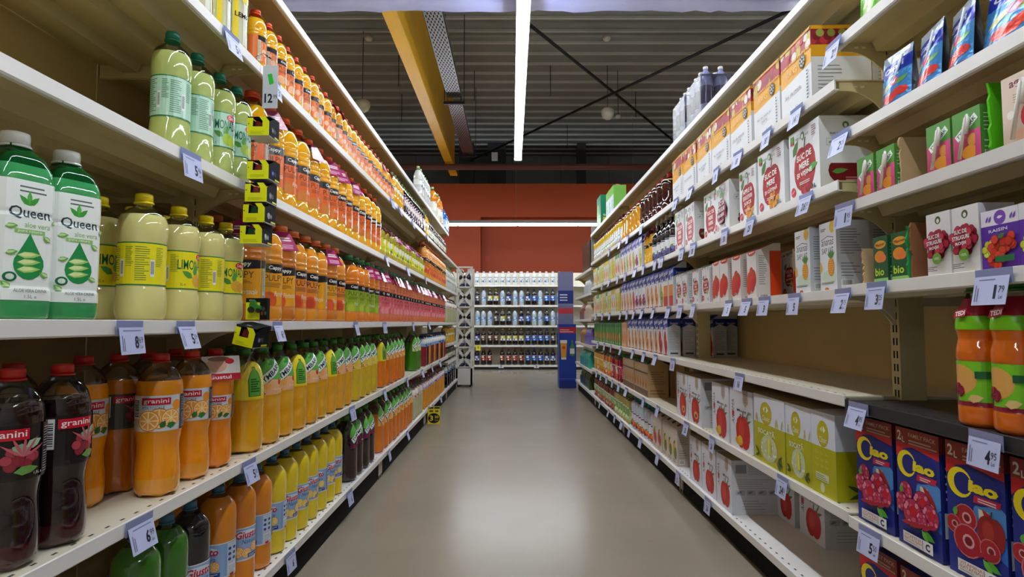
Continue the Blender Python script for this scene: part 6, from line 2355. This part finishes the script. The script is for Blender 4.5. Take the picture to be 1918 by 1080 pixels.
COLA = {k: bottle('soda_bottle', .30, .045, 'cola', .86, '#1a0c0a', c, lab_plain(b1, b2, ink, None), .28, .60, seg=14, cap=(.32, .07)) for k, c, b1, b2, ink in (
    ('red', '#a81c1c', '#8f1c1e', '#b02a2a', '#ece4dc'), ('brown', '#8a1c1c', '#7a3a34', '#5a2a26', '#d8c8b8'), ('yellow', '#e2c21c', '#d8c41c', '#e6e8ee', '#3a7ac0'), ('blue', '#1c4ab8', '#1c52c8', '#2c6ad8', '#c8d8f0'), ('violet', '#2a3a9a', '#3a4aa8', '#c8d0ea', '#28328a'), ('grey', '#2a2a2c', '#3a3a44', '#5a5a66', '#c8c8d0'), ('white', '#e8e8e8', '#dfe2e6', '#9aa4b8', '#2c4a8a'))}
p_bwat = bottle('water_bottle', .30, .045, 'cola', .9, '#b9c6d2', '#2c5ab0', lab_plain('#4a7ac8', '#8ab0e0', '#e8eef6', None), .28, .55, seg=14, cap=(.32, .07))
p_bwhite = bottle('detergent_bottle', .24, .052, 'waist', .93, '#e2e0dc', '#d8d8da', lab_plain('#cfd4da', '#b0b6c0', '#4a5a8a', None), .2, .6, seg=14, cap=(.4, .12))
rows = (
    ['violet', 'violet', 'red', 'red', None, 'red', 'red', 'red', 'red', 'blue', 'blue', 'blue', 'violet', 'violet', 'blue'],
    ['violet', 'violet', 'brown', 'brown', 'brown', 'yellow', 'yellow', 'yellow', 'yellow', 'blue', 'blue', 'blue', 'blue', 'grey', 'grey'],
    ['violet', 'w', 'w', 'w', 'grey', 'yellow', 'grey', 'w', 'violet', 'blue', 'w', 'w', 'blue', 'w', 'w'],
    ['w', 'grey', 'w', 'yellow', 'yellow', 'w', 'violet', 'w', 'w', 'violet', 'blue', 'w', 'blue', 'blue', 'w'],
    ['d'] * 15)
BN = dict(red='dark soda bottle with red label', brown='dark soda bottle with brown label', yellow='dark soda bottle with yellow label', blue='dark soda bottle with blue label', violet='dark soda bottle with violet label', grey='dark soda bottle with grey label', white='dark soda bottle with white label', w='water bottle with blue label', d='white bottle')
for j, rw in enumerate(rows):
    for k, c in enumerate(rw):
        if c is None:
            continue
        x = -.76 + k * .117
        p = p_bwat if c == 'w' else (p_bwhite if c == 'd' else COLA[c])
        place(p, (x + RND.uniform(-.006, .006), BY + .065, BZ[j] - .0015), -PI / 2 + RND.uniform(-.3, .3), BN[c], f"far wall rack's {('lowest', 'second', 'third', 'fourth', 'top')[j]} shelf", 'bottle')
for j, xs in ((1, (-.62,)), (0, (-.2, .45))):
    for i, x in enumerate(xs):
        o = empty('price_card', (x, BY - .004, BZ[j]))
        yel = j == 1
        m = MB().box(-.045, .045, -.0012, 0, -.10 if yel else -.055, .0, '#e2d23a' if yel else '#dfe1ea', 'print')
        a = Art()
        a.text('5', 0, -.045 if yel else -.026, .026, .04, '#20222a', bold=.03)
        m.art(a, plane_fn((0, -.0012, 0), (1, 0, 0), (0, 0, 1), (0, -1, 0)))
        m.build('card', o)
        tag(o, 'yellow price card on second shelf of the far wall rack' if yel else f"white price card on the far wall rack's lowest shelf, {'first' if i == 0 else 'second'} from left", 'price tag')

for o in list(bpy.data.objects):
    if o.name.startswith('lettering'):
        bpy.data.objects.remove(o)


def drop_unused():
    """a kind of thing that found no place is not left standing at the origin"""
    for o in [x for x in COL.objects if x.parent is None and x.type == 'EMPTY' and 'label' not in x.keys()]:
        for c in list(o.children_recursive):
            bpy.data.objects.remove(c)
        bpy.data.objects.remove(o)


name_all()
drop_unused()
